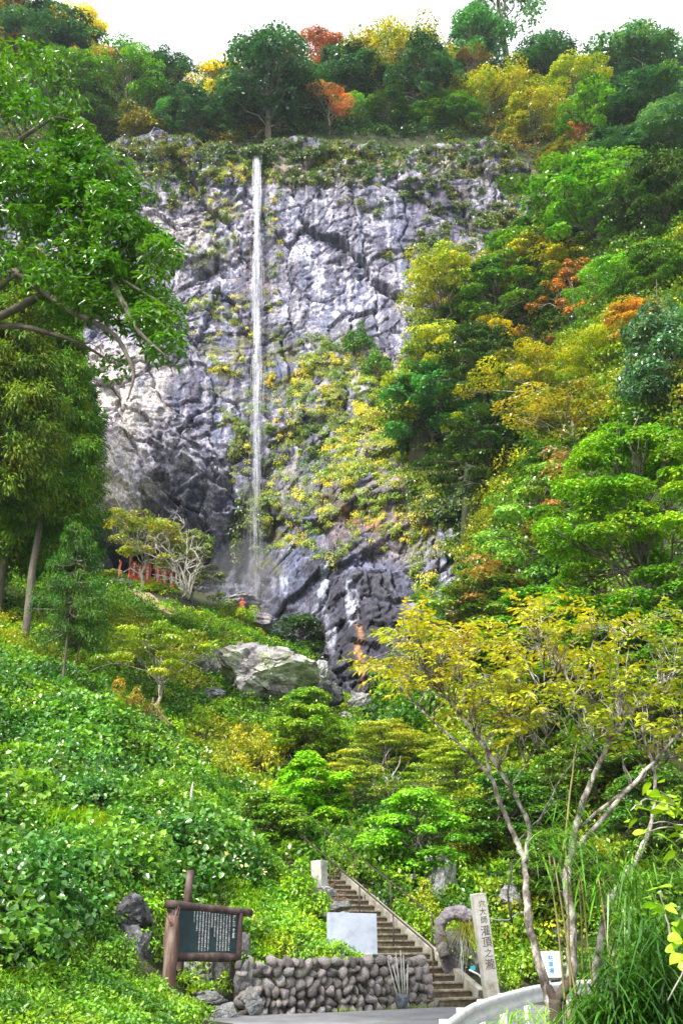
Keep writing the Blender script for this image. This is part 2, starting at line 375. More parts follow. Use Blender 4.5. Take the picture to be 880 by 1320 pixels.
# turn the lip back over the top
top = sstep(.955, 1, tt); CY = CY+top**2*6.0; 
u, v = proj(CX, CY, CZ)
def blob(cx, cy, rx, ry, soft=.5, n=.35, s=0):
    d = np.sqrt(((u-cx)/rx)**2+((v-cy)/ry)**2)+n*fbm(u/40, v/40, 0, 4, s)
    return 1-sstep(1-soft, 1+soft*.4, d)
wx = CX+1.6*fbm(CX/5, CZ/5, 0, 3, 21); wz = CZ+1.6*fbm(CX/5, CZ/5, 7, 3, 22)
a = .5; rx_ = wx*math.cos(a)+wz*math.sin(a); rz_ = -wx*math.sin(a)+wz*math.cos(a)
low_w = sstep(560, 640, v+60*fbm(u/60, v/60, 0, 2, 5)); left_low = low_w*(1-sstep(330, 380, u)); 
diag = (1-sstep(420, 520, v))*0+sstep(470, 560, v)*(1-sstep(330, 370, u))
f_a, e_a, r_a = facets(rx_/7, rz_/4.2, 1, 1.2)
f_b, e_b, r_b = facets((wx+.35*wz)/2.1, wz/2.3, 2, 1.4)
f_b2, e_b2, r_b2 = facets((wx+wz*.55)/1.5, (wz*.9)/3.6, 12, 1.5)
f_c, e_c, r_c = facets(wx/.85+3*f_b, (wz-.4*wx)/.75, 3, 1.4)
f_d, e_d, r_d = facets(wx/.42, wz/.3, 4, 1.2)
mid = f_b*(1-diag)+f_b2*1.3*diag
rough = .22+.75*sstep(450, 640, v)+.35*(1-sstep(200, 290, v))
f_v, e_v, r_v = facets(wx/5.2+.25*wz/5.2, wz/13, 14, 1.5)
f_h, e_h, r_h = facets(wx/3.4+1.5*f_v, (wz-.25*wx)/3.0, 15, 1.5)
calm = sstep(-.15, .25, fbm(CX/6, CZ/8, 0, 3, 77))*(1-.6*sstep(600, 680, v))
dsp = (.6+.7*sstep(450, 640, v))*f_a+1.1*f_v+(.25+.6*rough)*f_h+rough*mid*(1-.75*calm)+(.16+.34*rough)*f_c*(1-.75*calm)+.12*f_d*(1-.8*calm)+.7*fbm(CX/9, CZ/9, 0, 4, 8)+.10*(1-.7*calm)*fbm(CX*2, CZ*2, 0, 3, 9)
crack = (1-sstep(0, .06, np.where(diag > .5, e_b2, e_b)))*.4*rough+(1-sstep(0, .05, e_a))*.3
run = fbm(CX*1.1, CZ*.08, 0, 4, 31)
dsp = dsp-crack*(1-.5*calm)-(1-sstep(0, .045, e_v))*.7-(1-sstep(0, .04, e_h))*.2+.25*run
dsp *= (1-.5*top)
CY = CY-dsp
CX = CX+.25*f_c+.2*mid
# tint
slate = np.array([.125, .13, .175]); pale = np.array([.40, .39, .42]); cream = np.array([.74, .68, .55]); dark = np.array([.035, .035, .045])
ochre = np.array([.33, .17, .07]); moss = np.array([.13, .13, .03]); purple = np.array([.11, .09, .13]); blue = np.array([.12, .15, .22])
C = np.broadcast_to(slate, CX.shape+(3,)).copy()
def lay(k, c):
    global C
    k = np.clip(k, 0, 1)[..., None]; C = C*(1-k)+c*k
n1 = fbm(u/26, v/26, 0, 5, 41); n2 = fbm(CX*.9, CZ*.12, 3, 5, 42); n3 = fbm(u/9, v/9, 0, 4, 43, .65); n4 = fbm(CX*1.6, CZ*.25, 5, 4, 47)
lay(sstep(-.1, .35, n1)*.65, pale); lay(sstep(.0, .3, fbm(u/70, v/90, 4, 3, 141))*.55*(1-sstep(500, 600, v)), np.array([.07, .07, .11]))
lay(sstep(.05, .4, n2)*.6, blue); lay(sstep(.05, .35, -n2)*.5, purple)
lay(sstep(.12, .4, n4)*.55*blob(430, 330, 200, 170, s=61), pale*1.25)
lay(sstep(0, .3, n3)*.75*blob(360, 280, 130, 110, s=51), np.array([.58, .57, .60]))
lay(sstep(.1, .35, n3)*.8*blob(420, 370, 80, 60, s=52), np.array([.66, .65, .68]))
lay(.85*blob(225, 290, 55, 80, s=53)*sstep(-.25, .2, n3), np.array([.50, .46, .40]))
lay(.97*blob(135, 540, 85, 130, s=54, n=.5)*sstep(-.45, -.05, n3+.2), cream)
lay(.8*blob(230, 620, 90, 70, s=55)*sstep(-.05, .2, n3+.3*n4), np.array([.62, .60, .62]))
lay(.85*blob(640, 260, 100, 60, s=56)*sstep(.0, .3, -n1+.2), purple*.8)
lay(.75*blob(700, 295, 28, 10, s=57), cream)
lay(.75*blob(560, 190, 120, 45, s=58)*sstep(-.1, .2, n3), np.array([.5, .47, .42]))
lay(.6*blob(400, 215, 110, 30, s=59), np.array([.30, .25, .12]))
lay(.75*blob(470, 650, 110, 80, s=60)*sstep(-.25, .15, n1), np.array([.14, .10, .08]))
lay(.9*blob(480, 665, 48, 22, s=62)*sstep(-.2, .2, n3), ochre*1.15)
lay(.55*blob(330, 350, 34, 50, s=63)*sstep(-.1, .3, n3), ochre)
lay(.92*blob(470, 830, 100, 100, s=64), dark)
lay(.8*blob(440, 745, 90, 45, s=65)*sstep(-.2, .1, n1), dark*1.2)
lay(.85*blob(240, 720, 110, 45, s=66, n=.25), np.array([.055, .058, .065]))
lay(.7*blob(320, 730, 60, 60, s=67), np.array([.09, .10, .12]))
lay(sstep(.12, .35, n4+.4*n3)*.95*blob(405, 755, 55, 40, s=68, n=.2), np.array([.42, .46, .55]))
lay(sstep(.1, .3, n4)*.9*blob(440, 800, 34, 60, s=69), np.array([.45, .47, .52]))
lay(.85*blob(575, 705, 22, 60, s=70)*sstep(-.1, .2, n3), np.array([.38, .40, .42]))
lay(.95*np.exp(-((u-464-6*n1)/3.5)**2)*sstep(790, 815, v)*(1-sstep(870, 890, v)), ochre*1.3)
lay(.7*blob(250, 500, 120, 30, s=71)*sstep(.05, .3, n1), blue*.6)
mossk = .75*sstep(.0, .25, fbm(u/18, v/14, 3, 4, 72)+.1)*(blob(440, 545, 90, 110, s=73)+blob(320, 470, 80, 50, s=74)+blob(290, 300, 40, 40, s=75)+blob(340, 690, 50, 70, s=76)+blob(420, 215, 120, 26, s=77)+blob(560, 640, 60, 80, s=78)+blob(650, 200, 100, 45, s=79)+blob(600, 300, 60, 50, s=76)*.6)
lay(sstep(.16, .34, fbm(u/5, v/45, 9, 4, 91, .6))*.5*(1-sstep(560, 640, v)), np.array([.60, .58, .62]))
lay(sstep(.16, .36, fbm(u/6, v/60, 19, 4, 92, .6))*.5*(1-sstep(480, 620, v)), np.array([.05, .055, .085]))
lay((1-sstep(0, .05, e_v))*.4+(1-sstep(0, .04, e_h))*.15, dark)
lay(.5*np.exp(-((u-331-5*n1)/16.)**2), np.array([.09, .08, .09]))
C *= np.array([.80, .79, .90])*1.0
C *= (.8+.45*r_h)[..., None]*(.85+.3*r_v[..., None])
lay(mossk, moss)
C *= (.8+.45*r_c*.6+.25*r_d)[..., None]*(.85+.3*r_b[..., None])
lay((1-sstep(0, .05, e_b))*.15, dark)
ii = (np.arange(nv-1)[:, None]*nu+np.arange(nu-1)[None]).ravel()
F = np.stack([ii, ii+1, ii+nu+1, ii+nu], 1)
m, t, out = newmat('cliff_rock'); b = N(t, 'ShaderNodeBsdfPrincipled'); b.inputs['Roughness'].default_value = .72; b.inputs['Specular IOR Level'].default_value = .3
at = N(t, 'ShaderNodeAttribute', attribute_name='tint')
k1 = ramp(t, noise(t, 1.7, 9, .78), [(.34, (.30, .30, .34)), (.49, (.80, .80, .83)), (.64, (1.6, 1.58, 1.52))])
k2 = ramp(t, noise(t, 6, 6, .75, stretch=(1, 1, .5)), [(.36, (.45, .45, .5)), (.52, (1, 1, 1)), (.66, (1.45, 1.4, 1.3))])
c = mixc(t, 1., mixc(t, 1., at.outputs['Color'], k1, 'MULTIPLY'), k2, 'MULTIPLY'); t.links.new(c, b.inputs[0])
bp = N(t, 'ShaderNodeBump'); bp.inputs['Distance'].default_value = .14; bp.inputs['Strength'].default_value = .8
t.links.new(noise(t, 1.6, 12, .72), bp.inputs['Height']); t.links.new(bp.outputs[0], b.inputs['Normal']); t.links.new(b.outputs[0], out.inputs[0])
M_CLIFF = m
ob('cliff', mesh_np('cliff', np.stack([CX, CY, CZ], -1).reshape(-1, 3), F, M_CLIFF, False, col=C.reshape(-1, 3)), kind='structure')
CU, CVv = proj(CX, CY, CZ)
# ------------------------------------------------------------------ tree prototypes (metres; crown mesh and trunk mesh, base at the origin)
def pad_leaves(g, c, rx, ry, rz, n, L, W, r, up=.8, out=.7, jit=.45, tone0=.5, fold=False, lower=.35, droop=.2):
    d = unit(r.normal(size=(n, 3))); d[:, 2] = np.where(d[:, 2] < -lower, -d[:, 2], d[:, 2])
    rad = r.uniform(.55, 1.02, n)**.6
    p = c+d*rad[:, None]*np.array([rx, ry, rz])
    nn = unit(d*out+np.array([0, 0, up])+r.normal(0, jit, (n, 3)))
    dr = unit(r.normal(size=(n, 3))+d*.8+np.array([0, 0, -.25])); dr = unit(dr-nn*(dr*nn).sum(1)[:, None])
    leaf_geo(g, p, dr, nn, L*r.uniform(.7, 1.3, n), W*r.uniform(.7, 1.3, n), np.clip(tone0+r.normal(0, .13, n), 0, 1), fold, droop)
def broad_proto(name, seed, h=10., rad=4., n_pads=46, flat=.5, leaves=170, L=.34, base=.25, dome=1., pad=1.15, mat=None, spread_low=.0, wood=M_BARK, fold=False, uneven=.25):
    r = np.random.default_rng(seed); g = Geo(); t = Geo(); h0 = h*base; ch = h-h0
    ph = r.uniform(0, 2*PI); cs = []
    for i in range(n_pads):
        a = i*2.39996+r.normal(0, .3); q = math.sqrt((i+.5)/n_pads)
        rr = rad*q*(1+uneven*math.sin(2*a+ph)+.12*r.normal())*.88
        top = h0+ch*(1-.62*dome*q**2)-pad*flat
        z = top if r.random() < .58 else h0+pad*.3+(top-h0)*r.uniform(.0, .85)
        c = np.array([rr*math.cos(a), rr*math.sin(a), z+r.normal(0, .25)]); cs.append(c)
        s = pad*r.uniform(.7, 1.3)
        pad_leaves(g, c, s, s*r.uniform(.8, 1.1), s*flat*r.uniform(.8, 1.3), leaves, L, L*.62, r, tone0=.5+.16*r.normal()*1., fold=fold)
    lean = r.normal(0, .03*h, 2); tr = wobble((0, 0, -.6), (lean[0], lean[1], h0+ch*.55), 8, .02, r=r)
    add_tube(t, tr, np.linspace(min(.028*h, .30), min(.010*h, .12), 8), 7)
    for c in cs[::2]:
        k = r.integers(3, 8); a = tr[k]; 
        if c[2] < a[2]-.5: a = tr[max(2, k-3)]
        w_ = wobble(a, c, 6, .05, .05, r=r); add_tube(t, w_, np.linspace(min(.008*h, .09), min(.003*h, .03), 6), 5)
        for q in range(2): add_tube(t, wobble(w_[3], c+r.normal(0, .7*pad, 3), 4, .06, r=r), np.linspace(.0045*h, .0018*h, 4), 4)
    return dict(name=name, h=h, r=rad, crown=g.mesh(name+'_crown', mat or M_LEAF), trunk=t.mesh(name+'_trunk', wood, True))
def cedar_proto(name, seed, h=20., rad=3.6, tiers=36, base=.22, L=.34, mat=None, per=10, sprig=56, slim=1., tuft=.75):
    r = np.random.default_rng(seed); g = Geo(); t = Geo(); h0 = h*base
    tr = wobble((0, 0, -.8), (0, 0, h*.985), 9, .004, r=r); add_tube(t, tr, np.linspace(.014*h, .002*h, 9), 8)
    for i in range(tiers):
        q = (i+r.random())/tiers; z = h0+(h-h0)*q; R_ = rad*(1-q)**.75*(.55+.45*min(1, q*6))*slim+.25
        for j in range(per if q < .85 else 5):
            a = r.uniform(0, 2*PI); rr = R_*r.uniform(.7, 1.12); e = np.array([rr*math.cos(a), rr*math.sin(a), z-.10*rr+r.normal(0, .2)])
            add_tube(t, wobble((0, 0, z), e, 4, .03, -.05, r=r), np.linspace(.05, .015, 4), 4)
            tb = .5+.15*r.normal()
            for k in range(3):
                f = (.5, .78, 1.)[k]; c = np.array([0, 0, z])*(1-f)+e*f; s = tuft*(.75+.35*r.random())*(.6+.4*min(1, R_/rad*1.4))
                n = sprig; d = unit(r.normal(size=(n, 3))*np.array([1, 1, .8])+np.array([math.cos(a), math.sin(a), .1])*.5)
                p = c+d*s*r.uniform(.15, .85, n)[:, None]*np.array([1, 1, .8])
                dr = unit(d*.7+np.array([0, 0, -.35])+np.array([math.cos(a), math.sin(a), 0])*.4+r.normal(0, .25, (n, 3)))
                leaf_geo(g, p, dr, unit(np.array([0, 0, 1.])+d*.5+r.normal(0, .4, (n, 3))), L*r.uniform(.6, 1.2, n), L*.26, np.clip(tb+r.normal(0, .13, n), 0, 1), droop=.3)
    return dict(name=name, h=h, r=rad, crown=g.mesh(name+'_crown', mat or M_NEEDLE), trunk=t.mesh(name+'_trunk', M_BARK, True))
def shrub_proto(name, seed, h=2., rad=1.4, n_pads=26, leaves=130, L=.14, mat=None, pad=.42, flat=.75, wide=.6, fold=False):
    r = np.random.default_rng(seed); g = Geo(); t = Geo()
    for i in range(n_pads):
        d = unit(r.normal(size=3)); d[2] = abs(d[2]); q = r.uniform(.55, .95)
        c = d*np.array([rad, rad, h*.82])*q*(1+.15*r.normal()); c[2] = max(c[2], .1)
        pad_leaves(g, c, pad*r.uniform(.7, 1.3), pad*r.uniform(.7, 1.3), pad*flat, leaves, L, L*wide, r, tone0=.5+.14*r.normal(), fold=fold, lower=.6)
        if i % 2 == 0: add_tube(t, wobble((r.normal(0, .08), r.normal(0, .08), -.3), c, 6, .05, .05, r=r), np.linspace(.03, .008, 6), 5)
    return dict(name=name, h=h, r=rad, crown=g.mesh(name+'_crown', mat or M_LEAF), trunk=t.mesh(name+'_stem', M_BARK, True))
PR = {
 'A': broad_proto('broadleaf', 11, 10, 4.2, 76, .50, 190, .30, .10),
 'B': broad_proto('broadleaf_b', 12, 10, 4.4, 90, .42, 160, .28, .08, .8, .95),
 'C': broad_proto('broadleaf_c', 13, 11, 4.0, 60, .62, 220, .32, .08, 1.1, 1.35, mat=M_LEAFG),
 'D': broad_proto('layered', 14, 9, 4.8, 58, .20, 170, .27, .14, .7, 1.25, uneven=.35),
 'E': broad_proto('layered_b', 15, 8, 4.6, 34, .24, 190, .25, .35, .45, 1.2, uneven=.4, wood=M_BARKP),
 'S': broad_proto('sparse', 16, 11, 3.6, 24, .42, 120, .28, .30, .9, .85, uneven=.45),
 'X': cedar_proto('cedar', 21, 20, 3.6, base=.34), 'Y': cedar_proto('cedar_b', 22, 20, 3.2, 40, .16, .32, slim=1.05),
 'Z': cedar_proto('conifer', 23, 7, 2.3, 15, .36, .17, per=10, sprig=52, tuft=.5),
 'H': shrub_proto('shrub', 31), 'I': shrub_proto('shrub_b', 32, 1.6, 1.6, 30, 140, .12, pad=.36, wide=.45), 'J': shrub_proto('shrub_c', 33, 2.2, 1.3, 24, 100, .17, M_LEAFG, .48, .6, .5),
 'G': broad_proto('fine_conifer', 35, 18, 6.0, 130, .62, 330, .26, .04, .95, 1.15, mat=M_NEEDLE),
 'F': broad_proto('feathery', 34, 9, 3.8, 60, .55, 300, .30, .08, .9, .95, mat=M_NEEDLE),
}
def plant(kind, name, base, width, height, color, label, cat, rz=None, group=None, lean=(0, 0), trunk_name='trunk', sink=.25):
    p = PR[kind]; t = empty(name, (base[0], base[1], base[2]-sink), random.uniform(0, 6.28) if rz is None else rz, label=label, cat=cat, group=group)
    sx = width/2/p['r']; sz = (height+sink)/p['h']; t.scale = (sx, sx, sz)
    if lean != (0, 0): t.rotation_euler[0] = lean[0]; t.rotation_euler[1] = lean[1]
    ob('crown' if cat != 'shrub' else 'foliage', p['crown'], t, color=color)
    ob(trunk_name if cat != 'shrub' else 'stem', p['trunk'], t)
    return t
CC = dict(DG=(.028, .085, .018), BG=(.024, .10, .065), BG2=(.05, .16, .11), MG=(.05, .16, .018), LG=(.085, .27, .02), YG=(.20, .30, .015), YL=(.22, .28, .015), Y=(.42, .46, .02), O=(.26, .19, .03),
          R=(.22, .085, .045), OL=(.13, .16, .03), BR=(.20, .11, .045), PK=(.36, .17, .11), PT=(.34, .24, .13), BGR=(.035, .18, .06), VG=(.09, .28, .014))
def trees(rows):
    for row in rows:
        kind, name, px, pyb, wpx, hpx, ck_, label = row[:8]; y0 = row[8] if len(row) > 8 else 12.
        if isinstance(y0, tuple):
            q = P(px, pyb, y0[0]); b = np.array([q[0], q[1], min(q[2], float(H(q[0], q[1])))]); dp = depth(*q); s = dp/FPX; hpx = hpx+max(0, q[2]-b[2])/s*.8
        else: b = hit(px, pyb, y0)
        dp = depth(*b); s = dp/FPX
        cat = {'H': 'shrub', 'I': 'shrub', 'J': 'shrub'}.get(kind, 'tree')
        c = CC[ck_] if isinstance(ck_, str) else ck_
        el = math.atan2(b[2]-EYE, b[1])
        plant(kind, name, b, wpx*s*(1 if cat == 'shrub' else random.uniform(.9, 1.15)), hpx*s/max(.6, math.cos(el)), c, label, cat)
# kind, name, base px, base py, width px, height px, colour, label
T1 = [
 # skyline and upper slope, from the left corner across to the right edge
 ('A','broadleaf_tree',8,70,60,70,'OL','olive green tree in the very top corner of the ridge left of the falls'),
 ('D','maple_tree',30,62,44,40,'O','small orange tinged tree on the ridge in the top left corner'),
 ('C','broadleaf_tree',62,92,95,62,'BG','dark blue green tree on the left ridge below the orange tinged one'),
 ('S','broadleaf_tree',66,50,50,34,'BG2','thin bluish tree breaking the skyline left of the pale yellow tree'),
 ('D','maple_tree',100,88,70,60,'Y','pale yellow tree near the skyline of the left ridge'),
 ('S','bare_tree',166,92,60,60,(.20,.12,.11),'sparse purplish brown tree standing alone on the left skyline'),
 ('E','maple_tree',36,100,60,32,'BR','rust brown low tree under the dark blue green tree on the left ridge'),
 ('E','maple_tree',112,132,76,42,'O','orange and green spreading tree above the top left cliff corner'),
 ('D','broadleaf_tree',160,150,84,72,'VG','large lime green tree with a pale trunk above the left cliff corner'),
 ('B','broadleaf_tree',205,135,66,54,'BG','dark round tree on the skyline notch beside the lime green tree'),
 ('S','maple_tree',264,160,54,68,'Y','bright yellow tree with a tall thin trunk left of the waterfall lip'),
 ('C','broadleaf_tree',292,150,50,58,'BG2','blue green tree close behind the bright yellow tree by the falls'),
 ('B','broadleaf_tree',246,192,70,56,'BG','dark green tree hanging over the rock under the bright yellow tree'),
 ('A','broadleaf_tree',212,180,40,40,'BGR','small fresh green tree beside the dark overhanging tree'),
 ('J','shrub',180,190,56,36,'OL','olive bush at the top edge of the left cliff corner'),
 ('A','broadleaf_tree',86,150,80,60,'MG','mid green tree on the left ridge behind the overhanging broadleaf boughs'),
 ('C','broadleaf_tree',120,185,60,40,'DG','dark green tree on the left cliff top behind the overhanging boughs'),
 ('C','broadleaf_tree',345,178,120,112,'BG','biggest dark blue green tree right above the waterfall lip'),
 ('A','broadleaf_tree',358,104,60,40,'BGR','green tree on the skyline behind the biggest dark tree'),
 ('D','maple_tree',412,118,74,60,'R','red leaved tree standing out on the ridge right of the waterfall'),
 ('E','maple_tree',424,168,58,34,'PK','pinkish brown low tree at the cliff edge below the red leaved tree'),
 ('D','broadleaf_tree',458,162,36,34,'VG','small yellow green tree beside the pinkish brown low tree'),
 ('C','broadleaf_tree',446,132,66,60,'BG','dark tree between the red leaved tree and the golden one'),
 ('B','broadleaf_tree',462,78,56,44,'BG2','bluish green tree on the skyline above the golden tree'),
 ('D','maple_tree',504,132,92,78,'YL','wide golden green tree with an orange top on the central ridge'),
 ('D','maple_tree',520,72,64,36,'O','orange crowned tree just under the tall dark skyline tree'),
 ('A','broadleaf_tree',522,66,58,72,'BG','tall dark tree reaching the top of the photo above the central ridge'),
 ('B','broadleaf_tree',552,152,84,72,'BG','dark blue green tree right of the wide golden one'),
 ('E','maple_tree',588,82,56,44,'O','pale orange tree on the ridge between two dark trees'),
 ('A','broadleaf_tree',612,102,66,76,'BGR','deep green tree right of the pale orange one on the skyline'),
 ('S','broadleaf_tree',655,92,96,128,'BG2','tall thin crowned dark tree letting the sky through at the top of the ridge'),
 ('D','broadleaf_tree',632,160,90,48,'YL','yellow green flat topped tree at the cliff edge below the tall thin crowned one'),
 ('E','maple_tree',604,110,44,30,'O','small orange bush like tree below the deep green skyline tree'),
 ('S','bare_tree',712,72,44,50,(.10,.10,.06),'thin almost bare tree with two tufts on the right skyline'),
 ('B','broadleaf_tree',757,100,84,56,'BGR','dome shaped green tree on the right skyline'),
 ('D','broadleaf_tree',742,140,72,44,'YG','yellow green layered tree below the dome shaped green one'),
 ('C','broadleaf_tree',700,118,70,50,'BG','dark tree left of the yellow green layered one'),
 ('C','broadleaf_tree',826,118,92,56,'BG2','blue green round tree on the skyline near the right edge'),
 ('C','broadleaf_tree',872,110,76,56,'BG2','blue green tree in the top right corner'),
 ('D','broadleaf_tree',792,112,44,36,'YG','small yellow green tree beneath the right skyline'),
 ('E','maple_tree',735,168,24,24,'Y','tiny bright yellow tree on the steep slope right of the cliff'),
 ('D','broadleaf_tree',690,185,84,50,'YL','yellow olive tree at the cliff edge right of the flat topped one'),
 ('B','broadleaf_tree',775,190,84,58,'VG','fresh green tree beside the tiny bright yellow tree'),
 ('E','maple_tree',750,208,36,36,'PK','small tan pink tree below the fresh green tree'),
 ('C','broadleaf_tree',832,172,84,54,'BG','dark blue tree on the right slope below the blue green round one'),
 ('C','broadleaf_tree',864,210,84,56,'BG2','heavy blue green tree at the right edge high up'),
 ('E','maple_tree',668,150,40,24,'BR','brown leaved small tree at the cliff edge'),
 ('C','broadleaf_tree',800,232,80,50,'BG','dark tree above the broad bright green crown on the right slope'),
 ('B','broadleaf_tree',730,240,66,44,'OL','olive tree at the right end of the cliff top'),
 ('A','broadleaf_tree',575,168,56,36,'MG','green tree at the cliff edge in the middle of the ridge'),
 ('A','broadleaf_tree',392,160,60,44,'DG','dark tree at the cliff edge right beside the biggest dark one'),
 ('B','broadleaf_tree',500,168,60,36,'DG','dark green low tree beneath the wide golden green one'),
 ('D','broadleaf_tree',860,150,66,36,'VG','lime layered tree near the right edge below the skyline'),
]
T2 = [ # the right valley side, upper to lower
 ('B','broadleaf_tree',776,330,170,110,'LG','broad bright green crown high on the right slope below the cliff top'),
 ('A','broadleaf_tree',862,300,110,90,'DG','deep green tree at the right edge beside the broad bright crown'),
 ('A','broadleaf_tree',700,352,100,64,'MG','green tree against the lower right corner of the bare cliff'),
 ('D','maple_tree',574,440,100,110,'YG','bright yellow topped maple leaning out before the cliff',(87,)),
 ('D','maple_tree',600,410,86,62,'YL','golden maple behind the bright yellow topped one',(89,)),
 ('E','maple_tree',562,330+60,60,56,'Y','brightest yellow small maple touching the grey cliff',(88,)),
 ('D','maple_tree',570,500,110,90,'YG','green gold maple under the bright yellow topped one',(83,)),
 ('B','broadleaf_tree',650,440,100,96,'MG','green tree in the midst of the maples on the right slope'),
 ('D','maple_tree',690,400,110,80,'YL','wide yellow maple near the orange tree'),
 ('S','maple_tree',742,450,60,110,(.30,.15,.05),'slender orange tree with bare pale boughs on the right slope'),
 ('D','maple_tree',795,400,90,60,'VG','lime green maple right of the slender orange tree'),
 ('A','broadleaf_tree',850,390,90,70,'MG','green tree above the dark blue one at the right edge'),
 ('D','maple_tree',822,465,100,66,'O','russet maple on the right slope beside the dark blue green tree'),
 ('C','broadleaf_tree',866,540,110,150,'BG2','large dark blue green tree at the right edge above the feathery green one'),
 ('B','broadleaf_tree',625,520,100,90,'DG','dark green tree in the hollow of the right slope'),
 ('A','broadleaf_tree',560,585,100,110,'BGR','dark green tree overhanging the cliff left of the slope'),
 ('E','maple_tree',700,545,140,84,'YL','flat layered yellow olive maple in the middle of the right slope'),
 ('E','maple_tree',745,600,160,80,(.22,.26,.05),'drooping pale olive tree spreading over the dark hollow'),
 ('D','maple_tree',640,470,60,60,'Y','gold tinted maple left of the flat layered one'),
 ('D','maple_tree',780,500,90,60,'YG','yellow green maple above the drooping pale olive tree'),
 ('B','broadleaf_tree',640,640,130,100,'DG','darkest tree above the mossy ledge right of the cliff foot'),
 ('E','maple_tree',618,592,70,50,'YG','small yellow green tree sticking out of the dark hollow'),
 ('B','broadleaf_tree',720,660,110,80,'MG','dark tree below the drooping pale olive one'),
 ('B','broadleaf_tree',590,660,80,70,'MG','green tree hanging on the ledge beside the cliff'),
 ('G','conifer_tree',838,820,190,285,'VG','tall feathery light green tree at the right edge'),
 ('B','broadleaf_tree',735,760,150,160,(.12,.30,.06),'green tree with pinkish tips in front of the feathery tree'),
 ('B','broadleaf_tree',640,850,160,110,(.13,.26,.07),'low green tree with rosy shoot tips near the foot of the cliff'),
 ('A','broadleaf_tree',700,850,120,90,'LG','deep green tree behind the yellow leaved foreground tree'),
 ('A','broadleaf_tree',800,880,140,110,'LG','green tree below the feathery one at the right'),
 ('B','broadleaf_tree',860,960,120,110,'MG','dark tree at the right edge behind the foreground branches'),
 ('C','broadleaf_tree',590,860,80,60,'DG','dark bush like tree at the foot of the dark cliff'),
 ('B','broadleaf_tree',710,960,130,90,(.04,.12,.015),'dark tree hidden behind the stems of the foreground tree'),
 ('A','broadleaf_tree',770,1030,130,90,(.05,.14,.015),'dark tree behind the bamboo stems'),
 ('A','broadleaf_tree',660,1090,110,90,'MG','green tree on the bank above the stone pillar'),
 ('B','broadleaf_tree',720,1180,110,90,(.04,.12,.015),'dark bushy tree over the hollow behind the small sign'),
 ('B','broadleaf_tree',850,1120,130,120,(.05,.15,.015),'dark tree behind the bamboo grass at the right edge'),
]
T3 = [ # valley middle
 ('E','maple_tree',205,928,130,120,(.17,.30,.02),'small multi stemmed green maple above the big boulder path'),
 ('I','shrub',163,935,78,70,(.22,.21,.03),'rounded orange yellow shrub above the wooden steps'),
 ('Z','young_conifer',78,905,120,240,(.03,.13,.02),'young dark conifer on a bare pale trunk before the slope'),
 ('Z','young_conifer',98,870,60,110,(.05,.15,.02),'smaller conifer on a thin crooked trunk behind the young dark one'),
 ('C','round_tree',390,836,92,56,(.022,.075,.016),'dense round dark green tree below the dark cliff behind the boulder',(82,)),
 ('E','broadleaf_tree',185,740,110,78,(.20,.28,.05),'spreading yellow green tree above the red banners',(79,)),
 ('D','broadleaf_tree',250,735,60,60,(.10,.17,.05),'green tree behind the bare boughs by the banners',(82,)),
 ('A','broadleaf_tree',395,985,120,100,(.11,.26,.02),'green tree below the big grey boulder'),
 ('F','conifer_tree',400,1085,130,112,(.13,.40,.012),'bright feathery green cypress in the middle of the valley'),
 ('A','broadleaf_tree',340,1100,110,80,(.09,.24,.02),'green tree left of the bright feathery cypress'),
 ('I','shrub',262,1010,100,66,(.15,.24,.02),'yellow green shrub beside the left bank crest'),
 ('I','shrub',320,985,90,60,(.22,.28,.02),'pale yellow green shrub below the boulder'),
 ('H','shrub',372,1180,96,76,(.12,.34,.015),'glossy green azalea bush beside the white concrete post'),
 ('A','maple_tree',540,1140,130,120,(.10,.33,.02),'bright green tree right of the steps under the foreground tree'),
 ('D','maple_tree',500,1010,120,80,(.17,.27,.04),'pale green tree with dead boughs at its foot'),
 ('D','maple_tree',450,1050,90,70,(.16,.25,.02),'yellow green tree just right of the bright feathery cypress'),
 ('D','maple_tree',590,1040,120,80,(.12,.24,.02),'green tree behind the lower left boughs of the foreground tree'),
 ('H','shrub',540,1190,70,60,(.17,.30,.02),'yellow green bush on the bank beside the far handrail'),
 ('H','shrub',600,1165,80,60,(.15,.32,.015),'bright shrub above the twisted grey rock'),
 ('J','shrub',650,1268,50,50,(.15,.36,.015),'round leafy bush right of the stone pillar'),
 ('I','shrub',440,1130,60,60,(.12,.25,.02),'green shrub beside the upper flight of steps'),
 ('I','shrub',300,800,70,30,(.16,.32,.02),'low green shrub on the crest in front of the fall'),
 ('I','shrub',250,818,80,34,(.12,.30,.02),'low leafy shrub on the slope under the dirt path'),
 ('J','shrub',262,860,60,36,(.36,.30,.02),'golden shrub left of the big boulder'),
 ('J','shrub',430,880,56,34,(.38,.32,.02),'golden fern covered hump right of the big boulder'),
 ('I','shrub',150,860,90,60,(.13,.28,.02),'green shrub behind the two slim trunks'),
 ('B','broadleaf_tree',128,690,90,90,'BGR','green broadleaf tree at the dark end of the cedar grove'),
]
T1 = [(r[0], r[1], r[2], r[3]+r[5]*.12)+(r[4]*1.28, r[5]*1.22)+r[6:] for r in T1]
T2 = [(r[0], r[1], r[2], r[3]+r[5]*.10)+(r[4]*1.2, r[5]*1.15)+r[6:] for r in T2]
trees(T1); trees(T2); trees(T3)
for t_ in [o for o in COL.objects if o.get('label') and ('rosy shoot' in o['label'] or 'pinkish tips' in o['label'])]:
    o = ob('pink_shoots', PR['S']['crown'], t_, color=(.19, .14, .09)); o.scale = (1.12, 1.12, .93); o.rotation_euler = (0, 0, 2.); o.location = (0, 0, .35)
